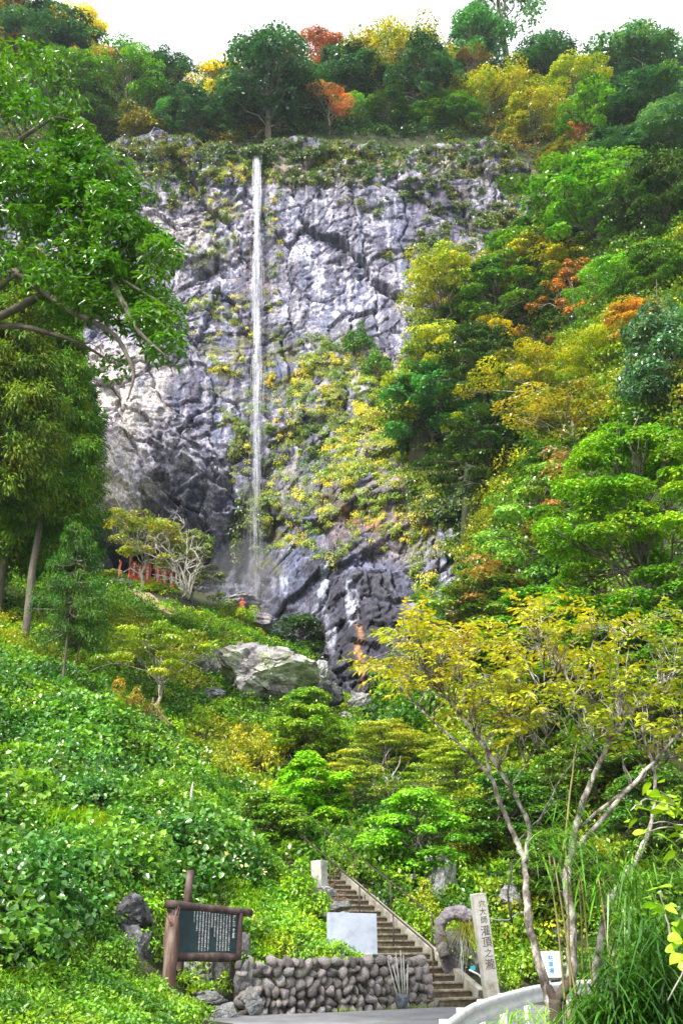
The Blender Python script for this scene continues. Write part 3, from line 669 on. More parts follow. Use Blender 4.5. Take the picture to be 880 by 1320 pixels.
# cedar grove at the left
for (px, py, wd, hp, k, c, lab) in [
 (30,835,120,420,'X',(.06,.19,.02),'cedar with a pale straight trunk standing clear of the grove'),
 (-8,800,130,440,'Y',(.06,.18,.02),'cedar at the left edge with rusty dead sprays'),
 (66,790,92,300,'Y',(.04,.17,.03),'cedar at the cliff side end of the grove'),
 (-40,840,150,520,'X',(.07,.17,.02),'cedar whose rusty tinged boughs enter from beyond the left edge'),
 (20,730,150,330,'X',(.03,.12,.02),'dark cedar in the back of the grove')]:
    b = hit(px, py, 30); s = depth(*b)/FPX
    el = math.atan2(b[2]-EYE, b[1]); 
    t_ = plant(k, 'cedar_tree', b, wd*s*1.25, hp*s/.80, c, lab, 'tree')

# ------------------------------------------------------------------ undergrowth nobody could count
def scatter(n, x0, x1, y0, y1, keep, r):
    x = r.uniform(x0, x1, n); y = r.uniform(y0, y1, n); z = H(x, y); k = keep(x, y, z); return np.stack([x, y, z], 1)[k]
def inview(x, y, z, m=60):
    a, b_ = proj(x, y, z); return (a > -m) & (a < 880+m) & (b_ < 1320+m) & (b_ > -m)
def stuff_pads(name, pts, cols, r, n=60, s=(.8, 1.5), L=.3, flat=.6, mat=None, lift=.4, wide=.6, seed=5, fold=False, scale=6., bias=None):
    """mounds of foliage on the terrain, split by a noise into a few colours"""
    k = (fbm(pts[:, 0]/scale, pts[:, 1]/scale, pts[:, 2]/scale, 3, seed)*1.6+.5+r.normal(0, .16, len(pts)))
    if bias is not None: k = k+bias(pts)
    idx = np.clip((k*len(cols)).astype(int), 0, len(cols)-1)
    for i, c in enumerate(cols):
        g = Geo(); q = pts[idx == i]
        if not len(q): continue
        m_ = len(q); S_ = r.uniform(*s, m_); cc = np.repeat(q+np.array([0, 0, 1.])*(lift*S_*(r.uniform(.4, 2.6, m_) if lift > .95 else 1))[:, None], n, 0); SS = np.repeat(S_, n)
        d = unit(r.normal(size=(m_*n, 3))); d[:, 2] = np.where(d[:, 2] < -.3, -d[:, 2], d[:, 2]); rad = r.uniform(.5, 1.05, m_*n)**.6
        p = cc+d*(rad*SS)[:, None]*np.array([1, 1, flat]); nn = unit(d*.7+np.array([0, 0, .8])+r.normal(0, .45, (m_*n, 3)))
        dr = unit(r.normal(size=(m_*n, 3))+d*.8+np.array([0, 0, -.3])); tn = np.clip(np.repeat(.5+.15*r.normal(size=m_), n)+r.normal(0, .13, m_*n), 0, 1)
        LL = L*r.uniform(.7, 1.3, m_*n); leaf_geo(g, p, dr, nn, LL, LL*wide, tn, fold, .2)
        ob(name, g.mesh(name, mat or M_LEAF), color=c, kind='stuff')
r5 = np.random.default_rng(55)
right_ok = lambda x, y, z: inview(x, y, z) & ~((proj(x, y, z)[1] < 345) & (proj(x, y, z)[0] < 690)) & (proj(x, y, z)[0] > 500+0*x) & (y < 97) & (z > .25) & ((y > 34) | (x > 4.6+.0*y))
ptsR = scatter(16000, -3, 46, 24, 100, lambda x, y, z: right_ok(x, y, z) & ~((proj(x, y, z)[1] > 600) & (y > 72) & (proj(x, y, z)[0] < 640)), r5)
UG = [(.025, .09, .015), (.04, .14, .015), (.08, .21, .015), (.16, .26, .02)]
stuff_pads('hillside_undergrowth', ptsR[ptsR[:, 1] > 50][:3600], UG, r5, 62, (.8, 1.6), .30)
stuff_pads('bank_undergrowth', ptsR[ptsR[:, 1] < 50][:3900], UG, r5, 90, (.45, .95), .15)
ptsU = scatter(17000, -48, 60, 94, 132, lambda x, y, z: inview(x, y, z, 90) & ((y > 98.2) | (z > 84)) & ~((proj(x, y, z)[0] < 690) & (proj(x, y, z)[1] > 205)), r5)
stuff_pads('ridge_undergrowth', ptsU[:3800], [(.02, .075, .035), (.035, .11, .03), (.09, .17, .025), (.17, .16, .035)], r5, 55, (.8, 1.7), .34)
stuff_pads('forest_canopy', ptsU[3800:5300], [(.02, .08, .04), (.03, .10, .03), (.07, .17, .025), (.13, .19, .03)], r5, 130, (.9, 2.0), .28, .6, lift=1.0, scale=9)
cR = ptsR[(ptsR[:, 1] > 50)][3600:4700]
stuff_pads('forest_canopy', cR, [(.03, .11, .018), (.06, .18, .015), (.10, .24, .015), (.20, .28, .02)], r5, 140, (.8, 1.8), .25, .6, lift=1.0, scale=9)
ptsM = scatter(14000, -34, 14, 33, 94, lambda x, y, z: inview(x, y, z) & ((proj(x, y, z)[1] > 790) | (proj(x, y, z)[0] < 230)) & (y < 93) & (z < G1(x, y)+2) & (proj(x, y, z)[0] < 660) , r5)
stuff_pads('valley_undergrowth', ptsM[:5200], [(.045, .15, .015), (.09, .24, .015), (.13, .32, .015), (.17, .27, .02)], r5, 60, (.35, .85), .19, .7, scale=5)
# ------------------------------------------------------------------ left bank: leafy herbs, grasses
rb = np.random.default_rng(77)
def bank_keep(x, y, z):
    a, b_ = proj(x, y, z); return (a > -50) & (a < 330) & (b_ < 1400) & (b_ > 790) & (y > 14)
pb = scatter(26000, -26, -1.5, 14, 44, lambda x, y, z: bank_keep(x, y, z) & ~((x > -5.2) & (y < 24.4)), rb)
prj = proj(pb[:, 0], pb[:, 1], pb[:, 2])
g1 = fbm(pb[:, 0]/2.2, pb[:, 1]/2.2, pb[:, 2]/2.2, 3, 9)
grassy = ((g1 > .22) & (prj[1] > 1000)) | ((prj[0] < 70) & (prj[1] > 1190) & (g1 > -.15))
hb = pb[~grassy]; hb = hb[fbm(hb[:, 0]/1.3, hb[:, 1]/1.3, hb[:, 2]/1.3, 3, 61) > -.17]; herb = hb[:3000]; herb2 = hb[3000:4100]
stuff_pads('leafy_herbs', herb, [(.022, .10, .018), (.04, .18, .03), (.085, .26, .03), (.07, .26, .07)], rb, 56, (.2, .62), .11, .85, M_LEAFG, .55, .66, 17, True, 2.2)
stuff_pads('broad_leaved_herbs', herb2, [(.035, .14, .025), (.08, .25, .05), (.11, .30, .03)], rb, 34, (.3, .75), .17, .8, M_LEAFG, .7, .8, 29, True, 1.8)
stuff_pads('pale_herb_leaves', pb[~grassy][4300:4700], [(.42, .55, .38)], rb, 9, (.3, .6), .11, .8, M_LEAFG, .8, .7, 17, True)
def tufts(name, pts, color, r, n=26, L=(.35, .7), W=.012, bend=.7, mat=None, spread=.12, up=1.0):
    g = Geo(); m_ = len(pts); base_ = np.repeat(pts, n, 0)+r.normal(0, spread, (m_*n, 3))*np.array([1, 1, .2])
    d = unit(r.normal(0, .55, (m_*n, 3))+np.array([0, 0, up])); tn = np.clip(np.repeat(.5+.15*r.normal(size=m_), n)+r.normal(0, .15, m_*n), 0, 1)
    LL = r.uniform(*L, m_*n); blade_geo(g, base_, d, LL, W*(.6+LL), bend*r.uniform(.5, 1.3, m_*n), tn)
    return ob(name, g.mesh(name, mat or M_LEAF), color=color, kind='stuff')
tufts('long_grass', pb[grassy][:2600], (.15, .32, .015), rb, 34, (.3, .75), .020, .9)
tufts('long_grass', pb[~grassy][5200:6400], (.16, .34, .03), rb, 22, (.3, .6), .02, .8)
pw = scatter(9000, -14, -2.6, 13, 24.3, lambda x, y, z: inview(x, y, z) & ~((x > -2.9) & (y > 21.2)) & (y < 21.3+(-2.3-x)*.25+2.2) & (z < 3) & ~((x > -4.6) & (y > 21.4)), rb)
stuff_pads('roadside_weeds', pw[:1100], [(.03, .13, .015), (.07, .23, .02), (.12, .30, .03)], rb, 44, (.14, .34), .075, .7, M_LEAF, .4, .6, 23, True, 1.2)
tufts('roadside_grass', pw[1100:1900], (.14, .32, .02), rb, 20, (.15, .45), .014, .8)
vg = np.array([(-2.2+f*4.2, 22.62+f*2.5-.12, .0) for f in np.linspace(0, 1, 60) if vnoise(np.array([f*9.]), np.array([0.]), np.array([0.]), 2)[0] > -.2])
tufts('verge_grass', vg, (.16, .34, .02), rb, 18, (.06, .2), .01, .7, spread=.06)
# low weeds at the roadside and on the terrace behind the wall
pt = scatter(3000, -4.5, 3.2, 21, 31, lambda x, y, z: (z > .03) & (proj(x, y, z)[0] < 470-0*x) & (proj(x, y, z)[1] > 1120), rb)
pt = pt[~((pt[:, 0] > 2.3-.3*(pt[:, 1]-25.5)))]
ter = pt[(pt[:, 1] > 23.3+.57*(pt[:, 0]+2.4))]
stuff_pads('terrace_weeds', ter[:700], [(.10, .30, .02), (.15, .36, .02), (.10, .30, .06)], rb, 40, (.12, .3), .09, .7, M_LEAF, .5, .5, 19, True, 1.5)
tufts('terrace_grass', ter[700:1500], (.17, .36, .02), rb, 16, (.12, .3), .015, .6)

def stair_l(x, y): return (x-2.42)*math.cos(R(25))+(y-25.5)*math.sin(R(25))
ps_ = scatter(9000, -6, 6.5, 25.6, 40, lambda x, y, z: (stair_l(x, y) > 1.5) & inview(x, y, z) & (z > .15) & ~((x > 3.2) & (y < 28.5)), rb)
stuff_pads('stairside_undergrowth', ps_[:520], [(.03, .11, .012), (.06, .19, .015), (.12, .27, .02)], rb, 110, (.28, .6), .10, .75, lift=.6, scale=2.5)
ps_ = scatter(9000, -6, 2, 29, 42, lambda x, y, z: (stair_l(x, y) < -1.35) & inview(x, y, z), rb)
stuff_pads('stairside_undergrowth', ps_[:420], [(.05, .17, .015), (.09, .25, .015), (.14, .32, .02)], rb, 110, (.28, .65), .10, .75, lift=.6, scale=2.5)
# ------------------------------------------------------------------ road
def road_mesh():
    L = np.array([(-9, 12), (-7, 17.5), (-4.6, 20.9), (-2.3, 22.35), (0, 23.45), (2., 24.75), (3.9, 25.3), (6, 27.6), (8.6, 30.2), (12, 32.2), (17, 33.6), (26, 34.5)], float)
    Rr = np.array([(-6, 4), (-2, 9), (.4, 11.6), (2.2, 14), (3.6, 16.5), (4.8, 18.6), (6.0, 20.4), (7.6, 22.6), (9.6, 25), (13, 27), (18, 28), (27, 28.6)], float)
    n = 60; t = np.linspace(0, len(L)-1, n)
    f = lambda A: np.stack([np.interp(t, range(len(A)), A[:, k]) for k in (0, 1)], 1)
    a, b_ = f(L), f(Rr); k = 14; s = np.linspace(0, 1, k)[None, :, None]
    XY = a[:, None]*(1-s)+b_[:, None]*s; V = np.concatenate([XY, np.full((n, k, 1), .012)], 2); V[..., 2] += .0
    V[..., 2] += np.maximum(0, H(V[..., 0], V[..., 1], True))*0
    i = (np.arange(n-1)[:, None]*k+np.arange(k-1)[None]).ravel()
    return V.reshape(-1, 3), np.stack([i, i+k, i+k+1, i+1], 1)
V, F = road_mesh()
M_ROAD = mat_simple('asphalt', [(.3, (.13, .13, .14)), (.55, (.19, .19, .20)), (.75, (.27, .27, .28))], 1.2, .85, .4, 90, bdist=.01)
ob('road', mesh_np('road', V, F, M_ROAD), kind='structure')

# ------------------------------------------------------------------ rocks
def rock_me(name, seed, mat, sub=3, cuts=9, rough_=.10, stretch=(1, 1, 1), freq=1.6):
    bm = bmesh.new(); bmesh.ops.create_icosphere(bm, subdivisions=sub, radius=1); r = np.random.default_rng(seed)
    co = np.array([v.co[:] for v in bm.verts])
    for k in range(cuts):
        d = unit(r.normal(size=3)); h_ = r.uniform(.50, .82); q = co@d; co = co-np.maximum(q-h_, 0)[:, None]*d*.93
    nrm = unit(co)
    if sub > 3:
        fa, ea, ra = facets(co[:, 0]*1.7+.6*co[:, 1], co[:, 2]*1.9+.7*co[:, 1]+seed, seed, 1.6); fb2, eb, _ = facets(co[:, 0]*4+co[:, 1]*2, co[:, 2]*4.4+co[:, 1]+seed, seed+3, 1.6)
        co = co+nrm*(.17*fa+.07*fb2-.05*(1-sstep(0, .07, ea)))[:, None]
    co = co+nrm*(rough_*fbm(co[:, 0]*freq, co[:, 1]*freq, co[:, 2]*freq+seed, 5, seed, .62))[:, None]
    co = co*np.array(stretch)
    for v, c in zip(bm.verts, co): v.co = c
    return bm_mesh(name, bm, mat, sub <= 3)
def mat_rock(name, a, b_, c, moss=(.10, .13, .03), mk=.0, scale=2.5, lich=None):
    m, t, out = newmat(name); b = N(t, 'ShaderNodeBsdfPrincipled'); b.inputs['Roughness'].default_value = .85; b.inputs['Specular IOR Level'].default_value = .25
    oi = N(t, 'ShaderNodeObjectInfo')
    col = ramp(t, noise(t, scale, 8, .75), [(.33, a), (.5, b_), (.68, c)])
    if lich: col = mixc(t, ramp(t, noise(t, scale*.55, 8, .8, dist=.5), [(.5, (0, 0, 0)), (.56, (1, 1, 1))]), col, lich)
    if mk: col = mixc(t, ramp(t, noise(t, scale*.8, 6, .7), [(.52, (0, 0, 0)), (.6, (mk, mk, mk))]), col, moss)
    mr = N(t, 'ShaderNodeMapRange'); mr.inputs[3].default_value = .5; mr.inputs[4].default_value = 1.5; t.links.new(oi.outputs['Random'], mr.inputs[0])
    vm = N(t, 'ShaderNodeVectorMath', operation='SCALE'); t.links.new(col, vm.inputs[0]); t.links.new(mr.outputs[0], vm.inputs['Scale'])
    t.links.new(vm.outputs[0], b.inputs[0])
    bp = N(t, 'ShaderNodeBump'); bp.inputs['Distance'].default_value = .12; bp.inputs['Strength'].default_value = .9; t.links.new(noise(t, scale*1.6, 10, .75), bp.inputs['Height']); t.links.new(bp.outputs[0], b.inputs['Normal'])
    t.links.new(b.outputs[0], out.inputs[0]); return m
M_ROCK = mat_rock('grey_rock', (.10, .10, .11), (.27, .27, .28), (.50, .49, .47), mk=.6)
M_ROCKP = mat_rock('boulder_rock', (.09, .08, .09), (.24, .22, .24), (.44, .42, .43), mk=.7, scale=2.2, lich=(.50, .52, .40))
M_ROCKD = mat_rock('dark_rock', (.03, .03, .035), (.10, .10, .11), (.25, .25, .27))
M_STONE = mat_rock('wall_stone', (.13, .11, .115), (.36, .32, .32), (.66, .62, .60), mk=.3, scale=6)
M_TWIST = mat_rock('tufa', (.10, .085, .10), (.25, .22, .25), (.45, .42, .45), mk=.5, scale=2.5)
def rock(px, py, wpx, hpx, Y, seed, mat, label, rz=0, rot=(0, 0), dpt=.8, name='boulder', sub=5, cuts=12, rough_=.12, z=None):
    q = P(px, py, Y); s = depth(*q)/FPX
    me = rock_me(name, seed, mat, sub, cuts, rough_)
    o = ob(name, me, loc=q, label=label, cat='rock'); o.scale = (wpx*s/2*1.12, wpx*s/2*dpt, hpx*s/2*1.15); o.rotation_euler = (rot[0], rot[1], rz); return o
bme = hit(335, 905, 40)
rock(333, 872, 142, 76, bme[1]+.5, 401, M_ROCKP, 'huge pale lichen spotted boulder in the middle of the valley', rot=(0, .16), dpt=.8, sub=6, cuts=16, rough_=.2)
rock(272, 858, 38, 44, bme[1]+2, 402, M_ROCK, 'small grey boulder leaning on the left side of the huge one', .4)
rock(276, 896, 32, 26, bme[1]-2, 403, M_ROCKD, 'small dark boulder below the left foot of the huge one', .2)
rock(412, 868, 34, 40, bme[1]+2, 404, M_ROCK, 'bluish grey boulder squeezed against the right side of the huge one', .9, (0, .5))
rock(424, 893, 44, 34, bme[1]+4, 405, M_ROCKD, 'dark broken boulder between the huge one and the pointed one', .5, (0, .3))
rock(464, 906, 44, 40, hit(464, 922, 40)[1], 406, M_ROCK, 'pale pointed boulder at the foot of the dark cliff', .3, (.2, -.75), cuts=16)
rock(498, 921, 60, 22, hit(498, 930, 40)[1], 407, M_ROCKD, 'row like low dark boulder right of the pointed one', .1)
rock(523, 920, 24, 18, hit(523, 928, 40)[1], 408, M_ROCK, 'small round grey boulder at the end of the rock pile', .7)
rock(445, 927, 30, 16, hit(445, 934, 40)[1], 409, M_ROCK, 'small flat boulder in front of the pointed one', .7)
rock(594, 1065, 40, 34, hit(594, 1075, 24)[1]-.3, 410, M_ROCKD, 'brownish rock showing through the leaves above the steps', .2)
rock(566, 1146, 50, 92, hit(566, 1178, 24)[1]+.9, 411, M_ROCK, 'tall grey rock face in the bank right of the handrails', .3, (0, .2), cuts=14)
rock(418, 1120, 30, 60, 36.5, 412, M_ROCK, 'grey rock beside the top of the steps behind the handrail', .3)
rock(450, 1100, 40, 60, 38, 413, M_ROCKD, 'dark rock between the two handrails high up', .6)
rock(172, 1178, 70, 60, 22.6, 414, M_ROCKD, 'brown mossy rock face bulging out of the left bank', .2)
rock(170, 1222, 62, 60, 22.2, 415, M_ROCKD, 'dark wet rock lower in the left bank beside the sign posts', .5)
rock(118, 1245, 50, 50, 21.3, 416, M_ROCKD, 'dark rock at the foot of the left bank among the herbs', .9)
rock(250, 1262, 84, 66, 23.9, 417, M_ROCK, 'wide grey rock behind the information board', .1, cuts=14)
rock(228, 1280, 44, 60, 23.6, 418, M_ROCKD, 'dark rock between the two left log posts', .8)
rock(286, 1262, 30, 60, 23.6, 419, M_ROCK, 'pale slab rock behind the right log post of the board', .2, (0, -.3), cuts=14)
rock(315, 1222, 20, 44, 23.9, 420, M_ROCK, 'pale rock standing where the stone wall begins', .4)
rock(268, 1290, 50, 22, 22.6, 421, M_ROCK, 'flat purple grey rock on the ground under the board', .2, name='rock')
rock(292, 1306, 36, 26, 22.1, 422, M_ROCK, 'broken rock at the road edge under the board', .7, name='rock')
rock(252, 1312, 30, 30, 21.9, 423, M_ROCK, 'grey rock in the bottom row under the board', 1.2, name='rock')
rock(228, 1316, 36, 18, 21.6, 424, M_ROCK, 'low flat rock beside the left post foot', .9, name='rock')
rock(326, 1292, 36, 30, 22.6, 425, M_ROCK, 'light rock at the left lower end of the stone wall', .9, name='rock')
rock(316, 1262, 24, 44, 23.0, 426, M_ROCK, 'upright light rock against the left end of the stone wall', .3, name='rock')
rock(436, 1168, 30, 14, 28.8, 427, M_ROCK, 'pale stone block behind the granite slab', .2, name='rock')
rock(440, 1182, 26, 14, 28.2, 428, M_STONE, 'brown stone block behind the granite slab', .5, name='rock')
rock(420, 1150, 26, 18, 29.5, 431, M_ROCK, 'stone at the foot of the white concrete post', .5, name='rock')
rock(728, 1212, 34, 30, 30, 429, M_ROCK, 'squarish grey boulder behind the bamboo stems', .2)
rock(660, 1160, 34, 32, 31, 430, M_ROCK, 'pale rock in the dark hollow left of the small sign', .6)

# ------------------------------------------------------------------ stone retaining wall
A = np.array([-2.15, 22.75]); B = np.array([2.02, 25.25]); wl = float(np.linalg.norm(B-A)); wd = (B-A)/wl; wn = np.array([wd[1], -wd[0]])
wall = empty('stone_wall', (A[0], A[1], 0), math.atan2(wd[1], wd[0]), label='low retaining wall of rounded river stones along the road', cat='wall')
M_MORT = mat_simple('dark_joint', [(.4, (.03, .028, .024)), (.7, (.08, .075, .06))], 8, .95, .5, 30)
bm = bmesh.new(); box_bm(bm, (wl/2, .42, .34), (wl-.1, .5, 1.2)); ob('core', bm_mesh('core', bm, M_MORT), wall)
stones = []
for k in range(12):
    me = rock_me('stone', 500+k, M_STONE, 2, 9, .16); stones.append(me)
rw = random.Random(3)
hgt = [-.02, .17, .37, .57, .77, .95]
for row, z in enumerate(hgt):
    x = -.05+rw.uniform(0, .1)
    while x < wl+.05:
        w_ = rw.choice((.11, .15, .19, .25, .33)) if row not in (4,) else rw.uniform(.2, .34)
        o = ob('stone', stones[rw.randrange(12)], wall)
        o.location = (x+w_/2, .16+.03*rw.random()-.06*(1-z), z+rw.uniform(-.055, .055)); o.scale = (w_/2*rw.uniform(1.05, 1.25), .15, .14*rw.uniform(.75, 1.35))
        o.rotation_euler = (rw.uniform(-.2, .2), (.55 if row % 2 else -.55)*rw.uniform(.4, 1.3) if row < 4 else rw.uniform(-.2, .2), rw.uniform(-.3, .3)); x += w_
for z in hgt:      # the short return beside the steps
    for y in (.3, .52):
        o = ob('stone', stones[rw.randrange(12)], wall); o.location = (wl+.02, y, z); o.scale = (.12, .13, .12); o.rotation_euler = (rw.random(), 0, rw.random())

jp = np.array([(*(A+(B-A)*rw.random()+wn*(.0+.0)), rw.uniform(.05, 1.0)) for _ in range(70)]); jp[:, :2] += wn*.02*-1
tufts('wall_moss_grass', jp, (.13, .24, .02), rb, 12, (.03, .09), .008, .8, spread=.025)
# ------------------------------------------------------------------ granite slab on the wall
M_GRAN = mat_simple('granite', [(.28, (.24, .26, .31)), (.5, (.35, .39, .48)), (.7, (.42, .46, .55))], 2.4, .5, .12, 120, .5)
M_CONC = mat_simple('concrete', [(.3, (.10, .095, .075)), (.5, (.21, .20, .17)), (.7, (.34, .32, .28))], 3, .9, .3, 40)
M_CONCW = mat_simple('white_concrete', [(.3, (.20, .19, .16)), (.46, (.38, .37, .34)), (.7, (.48, .47, .45))], 4, .85, .25, 50)
q = P(454, 1240, 25.6)
slab = empty('granite_slab', (q[0], q[1], .96), R(16), label='blank pale blue granite slab standing on the stone wall', cat='monument')
ob('slab', box_me('slab', (1.24, .13, .92), M_GRAN, .015, (0, 0, .60)), slab).rotation_euler = (R(-6), R(1.2), 0)
for x in (-.33, .36): ob('foot', box_me('foot', (.2, .3, .16), M_CONCW, .02, (x, -.02, .08)), slab)

# ------------------------------------------------------------------ steps, kerb, handrails
NS = 29; rise = .155; run = .40; SW = 2.0
s0 = np.array([2.42, 25.5]); ang = R(25); S_f = np.array([-math.sin(ang), math.cos(ang)]); S_r = np.array([math.cos(ang), math.sin(ang)])
stairs = empty('stone_steps', (s0[0], s0[1], 0), ang, label='long flight of worn concrete steps climbing to the left', cat='steps')
M_STEP = mat_simple('step_concrete', [(.3, (.02, .015, .009)), (.5, (.085, .068, .042)), (.72, (.19, .165, .12))], 4, .9, .5, 30)
M_STEPT = mat_simple('step_edge', [(.32, (.06, .05, .03)), (.5, (.18, .155, .11)), (.74, (.37, .34, .27))], 5, .9, .4, 30)
riser = box_me('step', (SW, .62, .5), M_STEP, .012, (0, .31, -.25-.035)); nose = box_me('tread', (SW+.004, .415, .045), M_STEPT, .012, (0, .2, -.0225))
for k in range(NS):
    o = ob('step', riser, stairs); o.location = (rw.uniform(-.02, .02), k*run, (k+1)*rise); o.rotation_euler = (0, rw.uniform(-.006, .006), 0)
    o2 = ob('tread', nose, o); o2.location = (0, -.015, 0)
bm = bmesh.new(); L_ = math.hypot(NS*run, NS*rise); sl_ = math.atan2(rise, run)
def sloped(bm, x, wd_, th, l0, l1, up):
    """a bar along the slope of the flight at side x"""
    c = (l0+l1)/2; box_bm(bm, (x, c*math.cos(sl_)-up*math.sin(sl_), c*math.sin(sl_)+up*math.cos(sl_)), (wd_, l1-l0, th), Matrix.Rotation(sl_, 3, 'X'), .01)
sloped(bm, SW/2+.12, .2, .7, .2, L_, -.1)
ob('kerb', bm_mesh('kerb', bm, M_CONC), stairs)
M_RAIL = mat_simple('rusty_rail', [(.35, (.02, .013, .012)), (.6, (.055, .035, .03)), (.8, (.12, .085, .075))], 8, .55, .2, 40, .5)
def handrail(x, l0, l1, label, h=.85, posts=5, w_=.026):
    t_ = empty('handrail', (s0[0], s0[1], 0), ang, label=label, cat='handrail')
    g = Geo(); za = l0*rise/run; zb = l1*rise/run
    add_tube(g, [(x, l0-.05, za+h-.25), (x, l0, za+h), (x, l0+.2, za+h+.1), (x, l1, zb+h+.05)], w_, 8); ob('rail', g.mesh('rail', M_RAIL, True), t_)
    for k in range(posts):
        y = l0+(l1-l0)*k/(posts-1)*.98+.02; g = Geo(); zz = y*rise/run
        add_tube(g, [(x, y, zz-.1), (x, y, zz+h+.02)], w_*.85, 8); ob('post', g.mesh('post', M_RAIL, True), t_)
handrail(.25, .9, 11.4, 'dark iron handrail running up the middle of the steps', posts=6)
handrail(1.30, 2.7, 12.4, 'dark iron handrail on the far side of the steps', h=.95, posts=5, w_=.024)

# ------------------------------------------------------------------ writing
CJK = None
def text_mesh(name, body, size, mat, extr=.002, align='CENTER', space=1., bold=.022):
    c = bpy.data.curves.new(name, 'FONT'); c.body = body; c.size = size; c.extrude = extr; c.align_x = align; c.align_y = 'CENTER'; c.resolution_u = 2; c.space_line = space; c.offset = size*bold
    o = bpy.data.objects.new(name, c); COL.objects.link(o); dg = bpy.context.evaluated_depsgraph_get(); dg.update()
    me = bpy.data.meshes.new_from_object(o.evaluated_get(dg)); bpy.data.objects.remove(o); me.materials.clear(); me.materials.append(mat); me.name = name
    return me
def vertical(body): return '\n'.join(body)
M_INK = mat_simple('ink', [(.3, (.02, .02, .022)), (.7, (.05, .05, .05))], 6, .7, 0)
M_WHITE = mat_simple('white_paint', [(.3, (.55, .55, .55)), (.7, (.72, .72, .71))], 5, .5, 0)
M_BLUE = mat_simple('blue_paint', [(.3, (.02, .15, .5)), (.7, (.04, .22, .62))], 5, .5, 0)
UPR = Matrix.Rotation(PI/2, 4, 'X')

# ------------------------------------------------------------------ stone pillar
pb_ = P(634, 1281, 25.6)
pil = empty('stone_pillar', (pb_[0], pb_[1], 0), R(8), label='tall pale stone pillar with carved characters leaning left beside the steps', cat='pillar')
pil.rotation_euler = (R(2), R(-6.0), R(10))
pm = bmesh.new(); vs = box_bm(pm, (0, 0, 1.22), (.33, .30, 2.5), bevel=.02)
ob('shaft', bm_mesh('shaft', pm, mat_simple('pillar_stone', [(.30, (.17, .15, .09)), (.44, (.36, .34, .29)), (.6, (.46, .45, .42))], 3, .85, .35, 45)), pil)
ob('plinth', box_me('plinth', (.62, .55, .22), M_CONC, .03, (0, 0, .04)), pil)
for ch, z, s_ in (('穴', 2.23, .17), ('大', 2.05, .18), ('師', 1.86, .18), ('灌', 1.62, .25), ('頂', 1.37, .25), ('之', 1.13, .2), ('瀧', .88, .25)):
    me = text_mesh('carved_character', ch, s_, M_INK, .002, bold=0); me.transform(UPR); ob('carved_character', me, pil).location = (.02, -.1515, z)

# ------------------------------------------------------------------ information board of logs
bl = P(212, 1306, 22.0); br = P(304, 1300, 23.1)
d2 = (br-bl)[:2]; bw = float(np.linalg.norm(d2)); ba = math.atan2(d2[1], d2[0])
board = empty('information_board', (bl[0], bl[1], 0), ba, label='dark green information board with white Japanese text in a brown log frame', cat='sign')
M_LOG = mat_simple('brown_log', [(.3, (.02, .012, .011)), (.5, (.06, .038, .035)), (.74, (.17, .12, .11))], 4, .7, .5, 25, stretch=(1, 1, .4))
M_LOGE = mat_simple('log_end', [(.3, (.10, .07, .05)), (.7, (.24, .18, .13))], 9, .8, .3, 30)
def logm(name, a, b_, r_): 
    g = Geo(); add_tube(g, wobble(a, b_, 8, .003), r_*(1+.06*np.sin(np.arange(8)*1.7)), 14); return g.mesh(name, M_LOG, True)
ob('post', logm('post', (0, 0, -.2), (.03, 0, 2.02), .075), board)
ob('post', logm('post', (bw, 0, -.2), (bw+.02, 0, 1.98), .07), board)
ob('top_log', logm('top_log', (-.12, 0, 2.13), (bw+.32, .02, 1.98), .085), board)
ob('bottom_log', logm('bottom_log', (-.03, -.02, 1.13), (bw+.02, -.02, 1.08), .09), board)
M_BOARD = mat_simple('board_green', [(.3, (.008, .018, .022)), (.6, (.018, .04, .046)), (.8, (.05, .085, .09))], 2, .5, .05, 20)
pz = 1.60; ob('panel', box_me('panel', (bw-.14, .04, .88), M_BOARD, .005, (bw/2+.015, 0, pz)), board)
body = ['灌頂ヶ瀧は高さ約六十メートル巾約五メートルの', '瀧で旭の瀧とも呼ばれ晴れた朝には日の光が', '瀧のしぶきに映えて五色の虹があらわれ里人は', 'これを不動尊の来迎と呼んで朝早くから参る人', 'が多く瀧のもとには不動明王をまつり古くから', '行者の霊場として知られている', 'この瀧は弘法大師が', '修行された所と伝えられ水は絶えることなく', '岩の上より霧となって落ち四季の眺めも美しい', '春は新緑秋は紅葉に包まれて訪れる人の心を', '洗い清める山里の名所として永く親しまれて', 'きた景勝地である大切に', '守りましょう']
for i, tx in enumerate(body):
    me = text_mesh('text_column', vertical(tx), .036, M_WHITE, .001); me.transform(UPR)
    zs = [v.co.z for v in me.vertices]; top_ = max(zs); ln = top_-min(zs); f = min(1., .80/ln)
    if len(tx) > 15: f = .78/ln
    for v in me.vertices: v.co.z = (v.co.z-top_)*f; v.co.x *= 1.15
    ob('text_column', me, board).location = (bw-.26-i*.075, -.0225, pz+.40)
me = text_mesh('title', vertical('灌頂ヶ瀧'), .075, M_WHITE, .001); me.transform(UPR)
zs = [v.co.z for v in me.vertices]; f = .46/(max(zs)-min(zs)); mz = (max(zs)+min(zs))/2
for v in me.vertices: v.co.z = (v.co.z-mz)*f
ob('title', me, board).location = (bw-.145, -.0225, pz+.10)
me = text_mesh('town_name', vertical('上勝町'), .065, M_WHITE, .001); me.transform(UPR)
zs = [v.co.z for v in me.vertices]; f = .24/(max(zs)-min(zs)); mz = (max(zs)+min(zs))/2
for v in me.vertices: v.co.z = (v.co.z-mz)*f
ob('town_name', me, board).location = (.16, -.0225, pz-.27)
g = Geo(); q = P(233, 1300, 22.6); add_tube(g, wobble((q[0]-.18, q[1]+.3, -.2), (q[0]-.0, q[1]+.3, 2.85), 8, .004), .085, 12)
